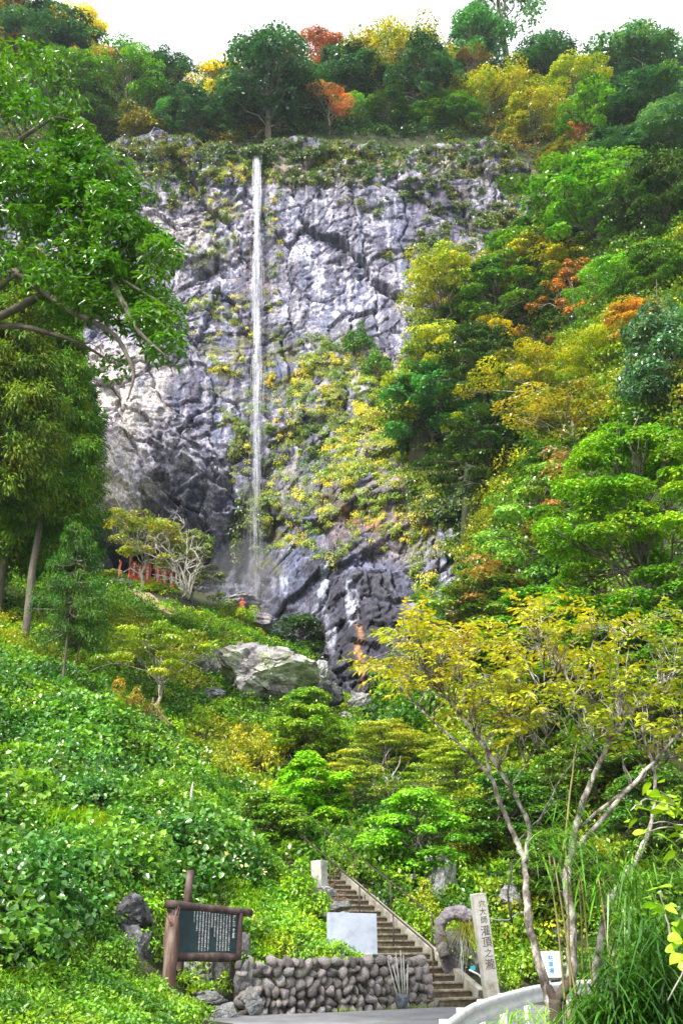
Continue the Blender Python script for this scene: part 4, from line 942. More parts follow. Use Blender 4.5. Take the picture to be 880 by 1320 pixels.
tag(ob('log_post', g.mesh('log_post', M_LOG, True)), 'tall brown log post rising behind the top left of the board', 'post')
g = Geo(); q = P(221, 1310, 21.8); tp = wobble((q[0]-.10, q[1]+.05, -.1), (q[0]-.14, q[1]+.25, 1.9), 9, .006); add_tube(g, tp, .16*(1+.12*np.sin(np.arange(9)*1.3))*np.linspace(1.0, .85, 9), 12)
for k in range(9): add_tube(g, wobble(tp[-2]+rb.normal(0, .05, 3), tp[-1]+np.array([rb.normal(0, .1), rb.normal(0, .05), rb.uniform(.0, .3)]), 3, .05), [.045, .03, .004], 5)
tag(ob('broken_log', g.mesh('broken_log', mat_simple('split_wood', [(.3, (.06, .03, .022)), (.5, (.13, .075, .058)), (.75, (.34, .28, .24))], 4, .85, .6, 30, stretch=(1, 1, .2)), True)), 'thick splintered log standing left of the board', 'log')

# ------------------------------------------------------------------ concrete posts, tools
q = P(413, 1165, 29.5); z = EYE+(1165-1201)*-1*0.02
p1 = ob('concrete_post', box_me('concrete_post', (.34, .34, 1.5), M_CONCW, .02, (0, 0, .55)), loc=(q[0], q[1], q[2]-.15)); p1.rotation_euler = (0, R(-3), R(-32)); tag(p1, 'square white concrete post at the left side of the upper steps', 'post')
tools = empty('pipe_bundle', (P(517, 1296, 24.6)[0], 24.55, 0), label='bundle of pale pipes and a grey bag leaning on the stone wall', cat='pipes')
for i, (dx, tx_, L__) in enumerate(((-.02, -.36, 1.0), (.0, -.12, 1.15), (.04, .02, 1.2), (.08, .10, 1.1), (.12, .22, .9), (.05, -.22, .9))):
    g = Geo(); add_tube(g, [(dx, -.05, .02), (tx_*.8, .22, L__)], .013, 7); ob('pipe', g.mesh('pipe', mat_simple('pale_pipe', [(.4, (.22, .22, .19)), (.7, (.42, .42, .38))], 5, .6, .0), True), tools)
me = rock_me('bag', 77, mat_simple('dark_bag', [(.4, (.05, .055, .07)), (.7, (.16, .17, .2))], 4, .6, .2, 20), 3, 5, .2); o = ob('bag', me, tools); o.scale = (.17, .14, .2); o.location = (.02, -.12, .16)

# ------------------------------------------------------------------ twisted rock with a water spout
tw = Geo(); r9 = np.random.default_rng(91)
def gpx(px, py, Y): return P(px, py, Y)
arc = np.array([gpx(x, y, 27.0) for x, y in ((573, 1232), (566, 1210), (567, 1190), (578, 1178), (592, 1177), (606, 1182), (618, 1192), (628, 1206))])
def fat_tube(pts, rad, n=110, k=48, amp=.25, seed=1, fq=3.):
    t_ = np.linspace(0, len(pts)-1, n); pp = np.stack([np.interp(t_, range(len(pts)), pts[:, i]) for i in range(3)], 1)
    for _ in range(6): pp[1:-1] = (pp[:-2]+pp[1:-1]*2+pp[2:])/4
    rr = np.interp(t_, range(len(rad)), rad); V, F, F3 = tube(pp, rr, k)
    c = np.concatenate([np.repeat(pp, k, 0), pp[:1], pp[-1:]]); d = V-c
    V = c+d*(1+amp*2.6*fbm(V[:, 0]*fq, V[:, 1]*fq, V[:, 2]*fq, 5, seed, .62)+.22*facets(V[:, 0]*4+V[:, 1], V[:, 2]*4, seed, 1.4)[0])[:, None]; return V, F, F3
V, F, F3 = fat_tube(arc, [.13, .14, .15, .17, .18, .20, .19, .15], seed=4)
twr = empty('twisted_rock', (arc[3][0], 27, 0), label='arched purplish grey rock with a dark hollow beside the stone pillar', cat='rock')
def rel(V): return V-np.array([arc[3][0], 27, 0])
ob('arch', mesh_np('arch', rel(V), [F, F3], M_TWIST, True), twr)
V, F, F3 = fat_tube(np.array([gpx(x, y, 27.3) for x, y in ((566, 1200), (572, 1220), (580, 1240), (590, 1262))]), [.12, .18, .2, .22], seed=6); ob('flank', mesh_np('flank', rel(V), [F, F3], M_TWIST, True), twr)
hollow = rock_me('back_rock', 93, M_ROCKD, 5, 8, .3); o = ob('back_rock', hollow, twr); o.scale = (.75, .5, .95); o.location = (.35, 1.15, .75)
hp = gpx(598, 1200, 26.7); tufts('hanging_grass', np.array([[hp[0]+i*.05-.1, 26.65, hp[2]-.02+.03*i] for i in range(5)]), (.10, .15, .035), r9, 50, (.4, .95), .012, 1.3, spread=.06, up=.55)
g = Geo(); add_tube(g, [gpx(x, y, 26.3) for x, y in ((604, 1250), (616, 1256), (625, 1265), (632, 1288))], .022, 8)
tag(ob('water_pipe', g.mesh('water_pipe', M_WHITE, True)), 'bent white water pipe at the foot of the stone pillar', 'pipe')
g = Geo(); a_ = gpx(593, 1208, 26.6); z_ = np.linspace(a_[2], a_[2]-1.0, 7)
for k in range(3): add_tube(g, np.stack([np.full(7, a_[0]+.02*k)+r9.normal(0, .012, 7), np.full(7, a_[1]+.02*k), z_], 1), .006, 5)
M_TRICK = mat_simple('trickle', [(.4, (.5, .55, .6)), (.7, (.8, .85, .9))], 9, .15, .0)
ob('trickle', g.mesh('trickle', M_TRICK, True), kind='structure')
cx = gpx(609, 1248, 26.4); tag(ob('blue_tap', box_me('blue_tap', (.12, .1, .1), mat_simple('teal', [(.4, (.02, .25, .35)), (.7, (.05, .4, .5))], 5, .5, 0), .012), loc=cx), 'small teal tap box in the hollow by the stone pillar', 'tap')
g = Geo()
add_tube(g, [gpx(x, y, 28.5) for x, y in ((628, 1183), (640, 1186), (655, 1186), (668, 1176))], .014, 6)
tag(ob('hose', g.mesh('hose', mat_simple('grey_hose', [(.4, (.16, .2, .2)), (.7, (.3, .36, .36))], 5, .5, 0), True)), 'thin grey hose strung right of the stone pillar', 'hose')
g = Geo(); add_tube(g, [gpx(x, y, 27.5) for x, y in ((659, 1112), (658, 1130), (654, 1150), (656, 1172), (660, 1190))], .028, 7)
tag(ob('hose', g.mesh('hose', M_INK, True)), 'black hose hanging in the dark hollow', 'hose')
# small nameplate by the steps
q = gpx(527, 1130, 33)
npl = empty('plant_label', q, R(-12), label='small dark plaque with white writing among the leaves', cat='sign')
ob('plate', box_me('plate', (.42, .02, .17), M_INK, .004), npl)
for ch, zz in (('モミジ', .035), ('かえで', -.045)):
    me = text_mesh('lettering', ch, .075, M_WHITE, .001); me.transform(UPR); ob('lettering', me, npl).location = (0, -.0115, zz)
g = Geo(); add_tube(g, [(0, .03, -1.2), (0, .03, .05)], .02, 6); ob('stake', g.mesh('stake', M_BARK), npl)

# ------------------------------------------------------------------ guardrails
M_GR = mat_simple('guardrail_white', [(.3, (.38, .40, .42)), (.5, (.55, .56, .57)), (.75, (.66, .66, .66))], 2.5, .4, .05, 20, .5)
def guardrail(pts, label, h=.74, step_=1.6, bh=.27, name='guardrail'):
    pts = np.array(pts, float); t_ = empty(name, (pts[0][0], pts[0][1], 0), label=label, cat='guardrail'); o0 = np.array([pts[0][0], pts[0][1], 0])
    seg = np.concatenate([[0], np.cumsum(np.linalg.norm(np.diff(pts, axis=0), axis=1))]); n = int(seg[-1]/.25)+2; s = np.linspace(0, seg[-1], n)
    c = np.stack([np.interp(s, seg, pts[:, i]) for i in range(3)], 1)
    for _ in range(8): c[1:-1] = (c[:-2]+2*c[1:-1]+c[2:])/4
    tg = unit(np.gradient(c, axis=0)); nr = np.stack([tg[:, 1], -tg[:, 0], 0*tg[:, 0]], 1)
    prof = [(0, 1.), (.035, .93), (.05, .8), (.045, .68), (.0, .58), (-.005, .5), (.0, .42), (.045, .32), (.05, .2), (.035, .07), (0, 0)]
    prof2 = prof+[(p_[0]-.012, p_[1]) for p_ in prof[::-1]]; k = len(prof2)
    V = np.stack([c+nr*p_[0]+np.array([0, 0, 1.])*(h-bh+bh*p_[1]) for p_ in prof2], 1).reshape(-1, 3)-o0
    i = np.arange(n-1)[:, None]*k; j = np.arange(k)[None]; F = np.stack([i+j, i+(j+1) % k, i+k+(j+1) % k, i+k+j], -1).reshape(-1, 4)
    ob('beam', mesh_np('beam', V, F, M_GR, True), t_)
    pmesh = None
    for d_ in np.arange(.4, seg[-1], step_):
        x = np.array([np.interp(d_, s, c[:, i_]) for i_ in range(3)]); nn_ = np.array([np.interp(d_, s, nr[:, i_]) for i_ in range(3)])
        if pmesh is None:
            g = Geo(); add_tube(g, [(0, 0, -.3), (0, 0, h-.02)], .06, 12); pmesh = g.mesh('post', M_GR, True)
        o = ob('post', pmesh, t_); o.location = Vector([float(v) for v in (x-o0-nn_*.085)])
    return t_
guardrail([(.55, 8.6, -.03), (1.1, 11.6, -.02), (1.7, 14.2, 0), (2.5, 16.6, .0), (3.35, 18.6, .02), (4.25, 20.1, .02), (5.4, 21.2, .02)], 'white guardrail curving up from the bottom edge past the foreground trunk')
guardrail([(5.0, 26.6, .05), (6.6, 28.6, 0), (8.2, 30.2, .0), (10.5, 31.4, .1), (15, 32.4, .1)], 'far white guardrail behind the small sign and the bamboo grass', bh=.42, h=.85)
ps = P(711, 1243, 20.5)
sg = empty('parking_sign', (ps[0], ps[1], 0), R(-6), label='small white sign with three blue characters on a thin post', cat='sign')
ob('plate', box_me('plate', (.40, .025, .46), M_WHITE, .012, (0, 0, ps[2])), sg)
for i, ch in enumerate('駐車場'):
    me = text_mesh('lettering', ch, .105, M_BLUE, .001); me.transform(UPR); ob('lettering', me, sg).location = (-.02, -.0138, ps[2]+.10-.11*i)
g = Geo(); add_tube(g, [(-.02, 0, 0), (-.02, .0, .0+.0), (-.02, .0, .02)], .001, 3)
for x in (-.15, .15):
    g = Geo(); add_tube(g, [(x, .03, -.2), (x, .03, ps[2]+.2)], .014, 6); ob('leg', g.mesh('leg', M_BARK, True), sg)
# ------------------------------------------------------------------ plants clinging to the cliff
rc = np.random.default_rng(5)
def on_cliff(cx, cy, rx, ry, n, nz=.3):
    d = ((CU-cx)/rx)**2+((CVv-cy)/ry)**2
    idx = np.argwhere((d < 1) & (fbm(CU/14, CVv/11, 0, 3, int(cx)) > -nz))
    if not len(idx): return np.zeros((0, 3))
    k = idx[rc.integers(0, len(idx), n)]; return np.stack([CX[k[:, 0], k[:, 1]], CY[k[:, 0], k[:, 1]], CZ[k[:, 0], k[:, 1]]], 1)
def cliff_tufts(name, pts, cols, n=62, s=(.2, .8), L=.17, W=.45, up=.35):
    idx = np.clip(((fbm(pts[:, 0]/3, pts[:, 2]/3, 0, 2, 8)*1.5+.5+rc.normal(0, .2, len(pts)))*len(cols)).astype(int), 0, len(cols)-1)
    for i, c in enumerate(cols):
        q = pts[idx == i]; m_ = len(q)
        if not m_: continue
        g = Geo(); S_ = np.repeat(rc.uniform(*s, m_), n); cc = np.repeat(q, n, 0)+np.array([0, -.12, 0])
        d = unit(rc.normal(size=(m_*n, 3))+np.array([0, -.7, .15])); p = cc+d*(S_*rc.uniform(.2, 1, m_*n))[:, None]*np.array([1, .7, .75])
        nn = unit(np.array([0, -.75, up+.35])+rc.normal(0, .4, (m_*n, 3))); dr = unit(d*.6+np.array([0, -.2, -.7])+rc.normal(0, .3, (m_*n, 3)))
        tn = np.clip(np.repeat(.5+.18*rc.normal(size=m_), n)+rc.normal(0, .14, m_*n), 0, 1)
        leaf_geo(g, p, dr, nn, L*rc.uniform(.6, 1.3, m_*n), L*W, tn, droop=.35); ob(name, g.mesh(name, M_LEAF), color=c, kind='stuff')
pc = np.concatenate([on_cliff(*a) for a in [(440,530,70,95,640,.3),(470,590,70,60,260,.15),(400,600,60,50,60,-.05),(500,520,40,70,120,.2),(410,470,40,40,90,.1),(290,285,26,38,40,.0),(300,215,28,26,110,.5),
    (290,430,40,60,60,-.05),(345,430,22,60,24,-.1),(352,300,14,80,40,0),(345,520,30,40,40,.0),(370,670,60,40,130,.0),(355,620,40,60,50,-.05),(310,590,14,50,36,.2),(440,690,80,40,60,0),(330,540,60,20,40,0),(490,640,60,60,60,0),(545,700,20,90,120,.2),(520,640,50,60,90,.1),(250,330,30,14,26,.2),(265,395,24,10,24,.3)]])
cliff_tufts('cliff_ferns', pc, [(.20, .32, .03), (.34, .42, .05), (.10, .20, .02)])
pc = np.concatenate([on_cliff(*a) for a in [(420,215,110,22,260,.2),(560,205,120,30,200,.1),(640,230,70,60,180,.05),(610,300,70,40,160,.1),(540,330,60,20,40,0),(240,210,60,20,120,.4),(180,210,50,26,120,.4),(470,195,260,14,380,.3),(300,190,160,22,260,.2),(230,240,60,30,120,.0),(660,300,50,30,110,.2),(510,250,80,30,70,-.05),(250,190,130,12,160,.5)]])
cliff_tufts('ledge_scrub', pc, [(.07, .14, .025), (.11, .16, .035), (.04, .11, .02)], s=(.3, .7), L=.26)
pc = np.concatenate([on_cliff(*a) for a in [(585,640,60,40,200,.5),(600,700,26,50,110,.1),(640,690,36,60,260,.6),(560,610,40,40,120,.4),(520,600,26,70,70,.0),(320,690,24,50,50,.1)]])
cliff_tufts('hanging_moss_plants', pc, [(.05, .13, .015), (.12, .20, .02), (.03, .08, .012)], s=(.4, .9), L=.3)
def cliff_pt(px, py):
    k = np.unravel_index(np.argmin((CU-px)**2+(CVv-py)**2), CU.shape); return np.array([CX[k], CY[k], CZ[k]])
for (px, py, w_, h_, c, lab) in [(458,452,42,48,(.04,.15,.015),'upright dark green bush growing on the cliff above the yellow ferns'),
                                 (486,482,44,40,(.05,.19,.02),'round green bush on the cliff right under the upright one'),
                                 (640,560,90,80,(.03,.10,.015),'dark bush hanging on the mossy ledge right of the cliff'),
                                 (215,205,40,26,(.08,.13,.03),'low bush on the left upper ledge of the cliff')]:
    q = cliff_pt(px, py); s = depth(*q)/FPX; plant('H', 'shrub', q+np.array([0, -.1, 0]), w_*s, h_*s, c, lab, 'shrub')

# ------------------------------------------------------------------ the waterfall
def fall_y(z):
    m = np.abs(CU[:, :]-331) < 10
    zz = CZ[m]; yy = CY[m]; o = np.argsort(zz); zz = zz[o]; yy = yy[o]
    e = np.linspace(zz[0], zz[-1], 70); mn = np.array([yy[max(0, np.searchsorted(zz, q-1.)):np.searchsorted(zz, q+1.)+1].min() for q in e])
    for _ in range(12): mn[1:-1] = (mn[:-2]+mn[1:-1]+mn[2:])/3
    return np.interp(z, e, mn)-.25
zt = P(331, 186, 96.5)[2]; zb = P(330, 775, 92)[2]
def fall_x(z, y): return (331.5-1.5*((zt-z)/(zt-zb))-440)/FPX*depth(0, y, z)
m, t, out = newmat('falling_water'); b = N(t, 'ShaderNodeBsdfPrincipled'); b.inputs['Base Color'].default_value = (.80, .81, .90, 1); b.inputs['Roughness'].default_value = .35
tr = N(t, 'ShaderNodeBsdfTransparent'); ms = N(t, 'ShaderNodeMixShader'); at = N(t, 'ShaderNodeAttribute', attribute_name='tone')
tl = N(t, 'ShaderNodeBsdfTranslucent'); tl.inputs[0].default_value = (.80, .81, .90, 1); m2 = N(t, 'ShaderNodeMixShader'); m2.inputs[0].default_value = .4
nz = ramp(t, noise(t, 2.2, 5, .7, stretch=(6, 6, .7)), [(.40, (0, 0, 0)), (.64, (1, 1, 1))])
mm = N(t, 'ShaderNodeMath', operation='MULTIPLY'); t.links.new(nz, mm.inputs[0]); t.links.new(at.outputs['Fac'], mm.inputs[1])
t.links.new(b.outputs[0], m2.inputs[1]); t.links.new(tl.outputs[0], m2.inputs[2]); t.links.new(mm.outputs[0], ms.inputs[0]); t.links.new(tr.outputs[0], ms.inputs[1]); t.links.new(m2.outputs[0], ms.inputs[2]); t.links.new(ms.outputs[0], out.inputs[0])
M_FALL = m
g = Geo(); rf = np.random.default_rng(12); VV = []; TT = []
for k in range(2100):
    f0 = rf.random()**1.05; z0 = zt-(zt-zb)*f0; L_ = rf.uniform(1.5, 6.5)*(1-.4*f0); z1 = max(z0-L_, zb-.5)
    prof = lambda f: np.interp(f, [0, .12, .35, .6, .72, .8, .92, 1], [.30, .45, .62, .80, .62, .85, 1.1, 1.2])
    r0 = rf.normal(0, .5)*prof(f0)*(1+.5*math.sin(f0*23)); dy = rf.normal(0, .25)*prof(f0)
    al = np.interp(f0, [0, .25, .5, .62, .8, .9, 1], [.80, .52, .34, .36, .26, .18, .07])*(1.25-min(1, abs(r0)/1.1))
    wd_ = rf.uniform(.035, .12)*(1+.7*f0); th = rf.uniform(0, PI); n = 5; zz = np.linspace(z0, z1, n); ff = (zt-zz)/(zt-zb)
    yy = fall_y(zz)+dy-.3; xx = fall_x(zz, yy)+r0*prof(ff)/prof(f0); wv = wd_*np.array([.1, .8, 1, .8, .1])/2
    A_ = np.stack([xx-wv*math.cos(th), yy-wv*math.sin(th), zz], 1); B_ = np.stack([xx+wv*math.cos(th), yy+wv*math.sin(th), zz], 1)
    V = np.stack([A_, B_], 1).reshape(-1, 3); i = np.arange(n-1)*2; g.add(V, np.stack([i, i+1, i+3, i+2], 1), al)
ob('waterfall', g.mesh('waterfall', M_FALL), kind='structure')
# splashing drops and spray at the foot
g = Geo(); n = 2600; f = rf.random(n)**.5; z_ = zt-(zt-zb)*(.45+.56*f); y_ = fall_y(z_)-.5+rf.normal(0, .4, n); x_ = fall_x(z_, y_)+rf.normal(0, 1, n)*(.5+1.2*np.maximum(0, f-.3))
leaf_geo(g, np.stack([x_, y_, z_], 1), unit(rf.normal(0, .3, (n, 3))+np.array([0, 0, -1.])), unit(rf.normal(size=(n, 3))), .16, .05, .7*(1-.6*f)); ob('spray', g.mesh('spray', M_FALL), kind='stuff')
# thin mist where the water breaks up
bm = bmesh.new(); bmesh.ops.create_icosphere(bm, subdivisions=3, radius=1); m, t, out = newmat('mist'); pv = N(t, 'ShaderNodeVolumePrincipled'); pv.inputs['Density'].default_value = .045; pv.inputs['Color'].default_value = (.9, .93, 1, 1); pv.inputs['Anisotropy'].default_value = .3; t.links.new(pv.outputs[0], out.inputs['Volume'])
mp_ = P(318, 752, 88); o = ob('mist', bm_mesh('mist', bm, m), loc=mp_, kind='stuff'); o.scale = (4.2, 2.6, 4.6)

# ------------------------------------------------------------------ foot of the fall: rocks, statue, banners, path, steps
for i, (px, py, w_, h_, Y, mt, lb) in enumerate([(300,782,84,22,89,M_TWIST,'broad pale rock slab at the foot of the waterfall under the statue'),(275,792,50,26,87,M_TWIST,'pale rock left of the statue at the top of the green slope'),
    (335,800,44,26,87,M_TWIST,'pale rock right of the statue below the falling water'),(250,770,50,30,90,M_ROCKD,'dark rock in the shallow cave left of the fall'),
    (310,812,50,20,85.5,M_TWIST,'low pale rock at the grass edge under the statue')]):
    rock(px, py, w_, h_, Y, 600+i, mt, lb, .3*i, (.1*i % .5, (-.2, .3, .15)[i % 3]), cuts=14, rough_=.2, sub=5)
M_RED = mat_simple('red_cloth', [(.3, (.42, .05, .04)), (.6, (.60, .09, .07)), (.8, (.70, .20, .16))], 3, .8, .2, 8)
M_REDS = mat_simple('red_brown_paint', [(.3, (.20, .05, .035)), (.7, (.42, .12, .08))], 5, .8, .3, 12)
q = P(312, 790, 86.6)
st = empty('statue', q, 0, label='small reddish statue standing on the pale rocks at the foot of the waterfall', cat='statue')
def lathe(name, prof, mat, k=14):
    V = []; 
    for (r_, z_) in prof: V += [(r_*math.cos(a), r_*math.sin(a)*.8, z_) for a in np.arange(k)*2*PI/k]
    i = np.arange(len(prof)-1)[:, None]*k; j = np.arange(k)[None]; F = np.stack([i+j, i+(j+1) % k, i+k+(j+1) % k, i+k+j], -1).reshape(-1, 4); return mesh_np(name, np.array(V), F, mat, True)
ob('pedestal', lathe('pedestal', [(.01, 0), (.34, 0), (.30, .2), (.26, .42), (.01, .43)], M_ROCKD), st)
ob('robe', lathe('robe', [(.01, .42), (.30, .42), (.33, .55), (.24, .8), (.27, 1.0), (.20, 1.12), (.08, 1.17), (.01, 1.18)], M_REDS), st)
ob('head', lathe('head', [(.01, 1.12), (.10, 1.16), (.135, 1.28), (.12, 1.4), (.06, 1.47), (.01, 1.48)], M_REDS), st)
g = Geo(); add_tube(g, [(.2, -.05, 1.02), (.30, -.12, .85), (.22, -.25, .82)], [.07, .06, .045], 8); add_tube(g, [(-.2, -.05, 1.02), (-.30, -.12, .85), (-.22, -.24, .8)], [.07, .06, .045], 8); ob('arms', g.mesh('arms', M_REDS, True), st)
bpos = [(154,742),(167,744),(172,746),(180,748),(190,751),(202.5,754),(212,757),(221,759)]
for i, (px, py) in enumerate(bpos):
    Y = 80+.15*i; q = P(px, py, Y); s = depth(*q)/FPX; hgt_ = (18, 26, 22, 20, 22, 21, 21, 22)[i]*s*1.08; wid = (.16, .18, .42, .42, .46, .48, .46, .42)[i]
    gz = min(q[2]-.3, float(H(q[0], q[1])))-.2
    pos_ = ['at the far left end of the row', 'narrow and half turned, second in the row', 'third in the row right beside the narrow one', 'fourth in the row, hanging straight', 'fifth in the row, slightly wider', 'sixth in the row, leaning', 'seventh in the row behind bare boughs', 'last on the right by the bare boughs'][i]
    bn = empty('banner', (q[0], q[1], gz), rz=rf.uniform(-.3, .3), label='red vertical banner with white characters '+pos_, cat='banner', group='red banners in a row under the cliff')
    g = Geo(); add_tube(g, [(-wid/2, 0, 0), (-wid/2, 0, q[2]-gz+hgt_+.15)], .02, 6); add_tube(g, [(-wid/2, 0, q[2]-gz+hgt_), (wid/2, 0, q[2]-gz+hgt_)], .012, 5); ob('pole', g.mesh('pole', M_BARKP), bn)
    nn_ = 12; zz = np.linspace(0, 1, nn_); V = []
    for z in zz:
        for x in (-.5, -.17, .17, .5): V.append((x*wid*(1-.18*math.sin(3*z+i)), .07*math.sin(5*z+4*x+i), q[2]-gz+hgt_*(1-z)))
    V = np.array(V); V2 = V+np.array([0, .006, 0]); k4 = np.array([[a*4+b_, a*4+b_+1, a*4+b_+5, a*4+b_+4] for a in range(nn_-1) for b_ in range(3)])
    o = ob('cloth', mesh_np('cloth', np.concatenate([V, V2]), [np.concatenate([k4, k4[:, ::-1]+len(V)])], M_RED, True), bn)
    if wid > .3:
        me = text_mesh('lettering', vertical('不動明王'), .3, M_WHITE, .001); me.transform(UPR)
        zs = [v.co.z for v in me.vertices]; fz = hgt_*.7/(max(zs)-min(zs)); mz = max(zs)
        for v in me.vertices: v.co.z = (v.co.z-mz)*fz; v.co.x *= .75
        ob('lettering', me, o).location = (0, -.10, q[2]-gz+hgt_*.88)
for i, (px, py, w_, h_) in enumerate([(175,762,60,24),(215,775,60,30),(245,790,40,26)]):
    rock(px, py, w_, h_, 81+i, 640+i, M_ROCKD, ('dark rock bank under the left banners', 'dark rock bank under the right banners', 'dark stones below the bare boughs')[i], .4*i, (0, .35), cuts=12, rough_=.2)
def ribbon(name, pix, wm, mat, y0=60, lift=.12):
    c = np.array([hit(px, py, y0) for px, py in pix]); t_ = np.linspace(0, len(c)-1, 40); c = np.stack([np.interp(t_, range(len(c)), c[:, i]) for i in range(3)], 1)
    tg = unit(np.gradient(c, axis=0)*np.array([1, 1, 0])); nr = np.stack([-tg[:, 1], tg[:, 0], 0*t_], 1); k = 5; V = np.stack([c+nr*wm*(j/(k-1)-.5) for j in range(k)], 1)
    V[..., 2] = H(V[..., 0], V[..., 1])+lift; i = (np.arange(39)[:, None]*k+np.arange(k-1)[None]).ravel()
    ob(name, mesh_np(name, V.reshape(-1, 3), np.stack([i, i+k, i+k+1, i+1], 1), mat, True), kind='structure')
M_DIRT = mat_simple('dirt', [(.3, (.22, .14, .09)), (.6, (.36, .25, .17)), (.8, (.45, .36, .27))], 1.5, .95, .4, 8)
ribbon('dirt_path', [(168,760),(195,778),(225,792),(262,806)], 1.5, M_DIRT)
# log steps with a low rail on the left slope
q = hit(196, 952, 24); M_OLDW = mat_simple('old_wood', [(.3, (.07, .05, .04)), (.6, (.16, .12, .09)), (.8, (.30, .25, .20))], 5, .9, .5, 25)
ls = empty('log_steps', (q[0], q[1], q[2]+.25), R(35), label='short flight of dark log steps with a low rail on the left slope', cat='steps')
for k in range(8):
    g = Geo(); add_tube(g, wobble((-.75, 0, 0), (.75, 0, 0), 5, .006), .085, 8); o = ob('step', g.mesh('step', M_OLDW, True), ls); o.location = (0, .26*k, .19*k)
for x in (.85, -.85):
    g = Geo(); add_tube(g, wobble((x, -.2, .25), (x, 2.2, 1.75), 5, .01), .05, 7)
    for y in (-.1, 1., 2.1): add_tube(g, [(x, y, .73*y-.3), (x, y, .73*y+.45)], .045, 7)
    ob('rail', g.mesh('rail', M_OLDW, True), ls)

# ------------------------------------------------------------------ bare boughs
def bare(name, label, root, tips, r0, mat, seed, twigs=5, cat='tree', tw=.5, sag=.0):
    r = np.random.default_rng(seed); g = Geo(); t_ = empty(name, root, label=label, cat=cat); root = np.array(root)
    for tip_ in tips:
        tip_ = np.array(tip_)-root; L_ = np.linalg.norm(tip_); b_ = wobble((0, 0, 0), tip_, 9, .05, .08+sag, r=r); add_tube(g, b_, np.linspace(r0, r0*.18, 9), 6)
        for k in range(twigs):
            i = r.integers(2, 8); e = b_[i]+unit((b_[8]-b_[i])+r.normal(0, .45*L_, 3))*L_*r.uniform(.15, .4)*tw*2; s_ = wobble(b_[i], e, 6, .06, .05, r=r); add_tube(g, s_, np.linspace(r0*.42, r0*.1, 6), 5)
            for _ in range(3): add_tube(g, wobble(s_[r.integers(2, 5)], s_[-1]+r.normal(0, .12*L_, 3), 4, .08, r=r), np.linspace(r0*.2, r0*.06, 4), 4)
    ob('boughs', g.mesh('boughs', mat, True), t_)
bare('bare_tree', 'leafless pale tree drooping over the red banners', P(243, 772, 78), [P(x, y, Y) for x, y, Y in ((168,700,77),(190,690,77.5),(205,678,78),(236,668,79),(262,716,77),(250,690,78),(222,720,76.5),(232,748,76.5))], .10, M_DEADW, 61, 7)
bare('dead_branch', 'dead forked grey branch sticking out of the green bushes in mid valley', P(505, 1038, 44), [P(488,985,44), P(516,975,43.5), P(480,1010,43.5)], .05, M_DEADW, 62, 3, 'branch')
bare('dead_branch', 'small dead twiggy branch lying in the bushes left of the foreground tree', P(560, 1045, 42), [P(530,1010,42), P(575,1010,42), P(545,1030,41)], .035, M_DEADW, 63, 3, 'branch')
bare('cut_branches', 'heap of cut reddish twigs on the upper steps beside the white post', P(425, 1160, 31), [P(x, y, 30.6) for x, y in ((400,1140),(432,1128),(445,1150),(418,1135),(450,1160))], .018, mat_simple('red_twig', [(.3, (.14, .07, .05)), (.7, (.34, .2, .15))], 5, .8, 0), 64, 6, 'branches')
g = Geo(); q = hit(245, 1062, 20); add_tube(g, wobble((q[0], q[1]-.2, q[2]-.3), (q[0]+.05, q[1]-.2, q[2]+1.15), 7, .02), np.linspace(.14, .02, 7)*np.array([1, .9, 1.1, .9, 1, .8, 1]), 8)
tag(ob('tree_stump', g.mesh('tree_stump', M_DEADW, True)), 'pointed pale dead stump poking out of the leafy left bank', 'stump')
M_BARKT = mat_simple('mottled_bark', [(.34, (.05, .04, .035)), (.47, (.20, .17, .15)), (.6, (.52, .48, .44)), (.7, (.66, .63, .58))], 9, .85, 1., 40, stretch=(1, 1, .7))
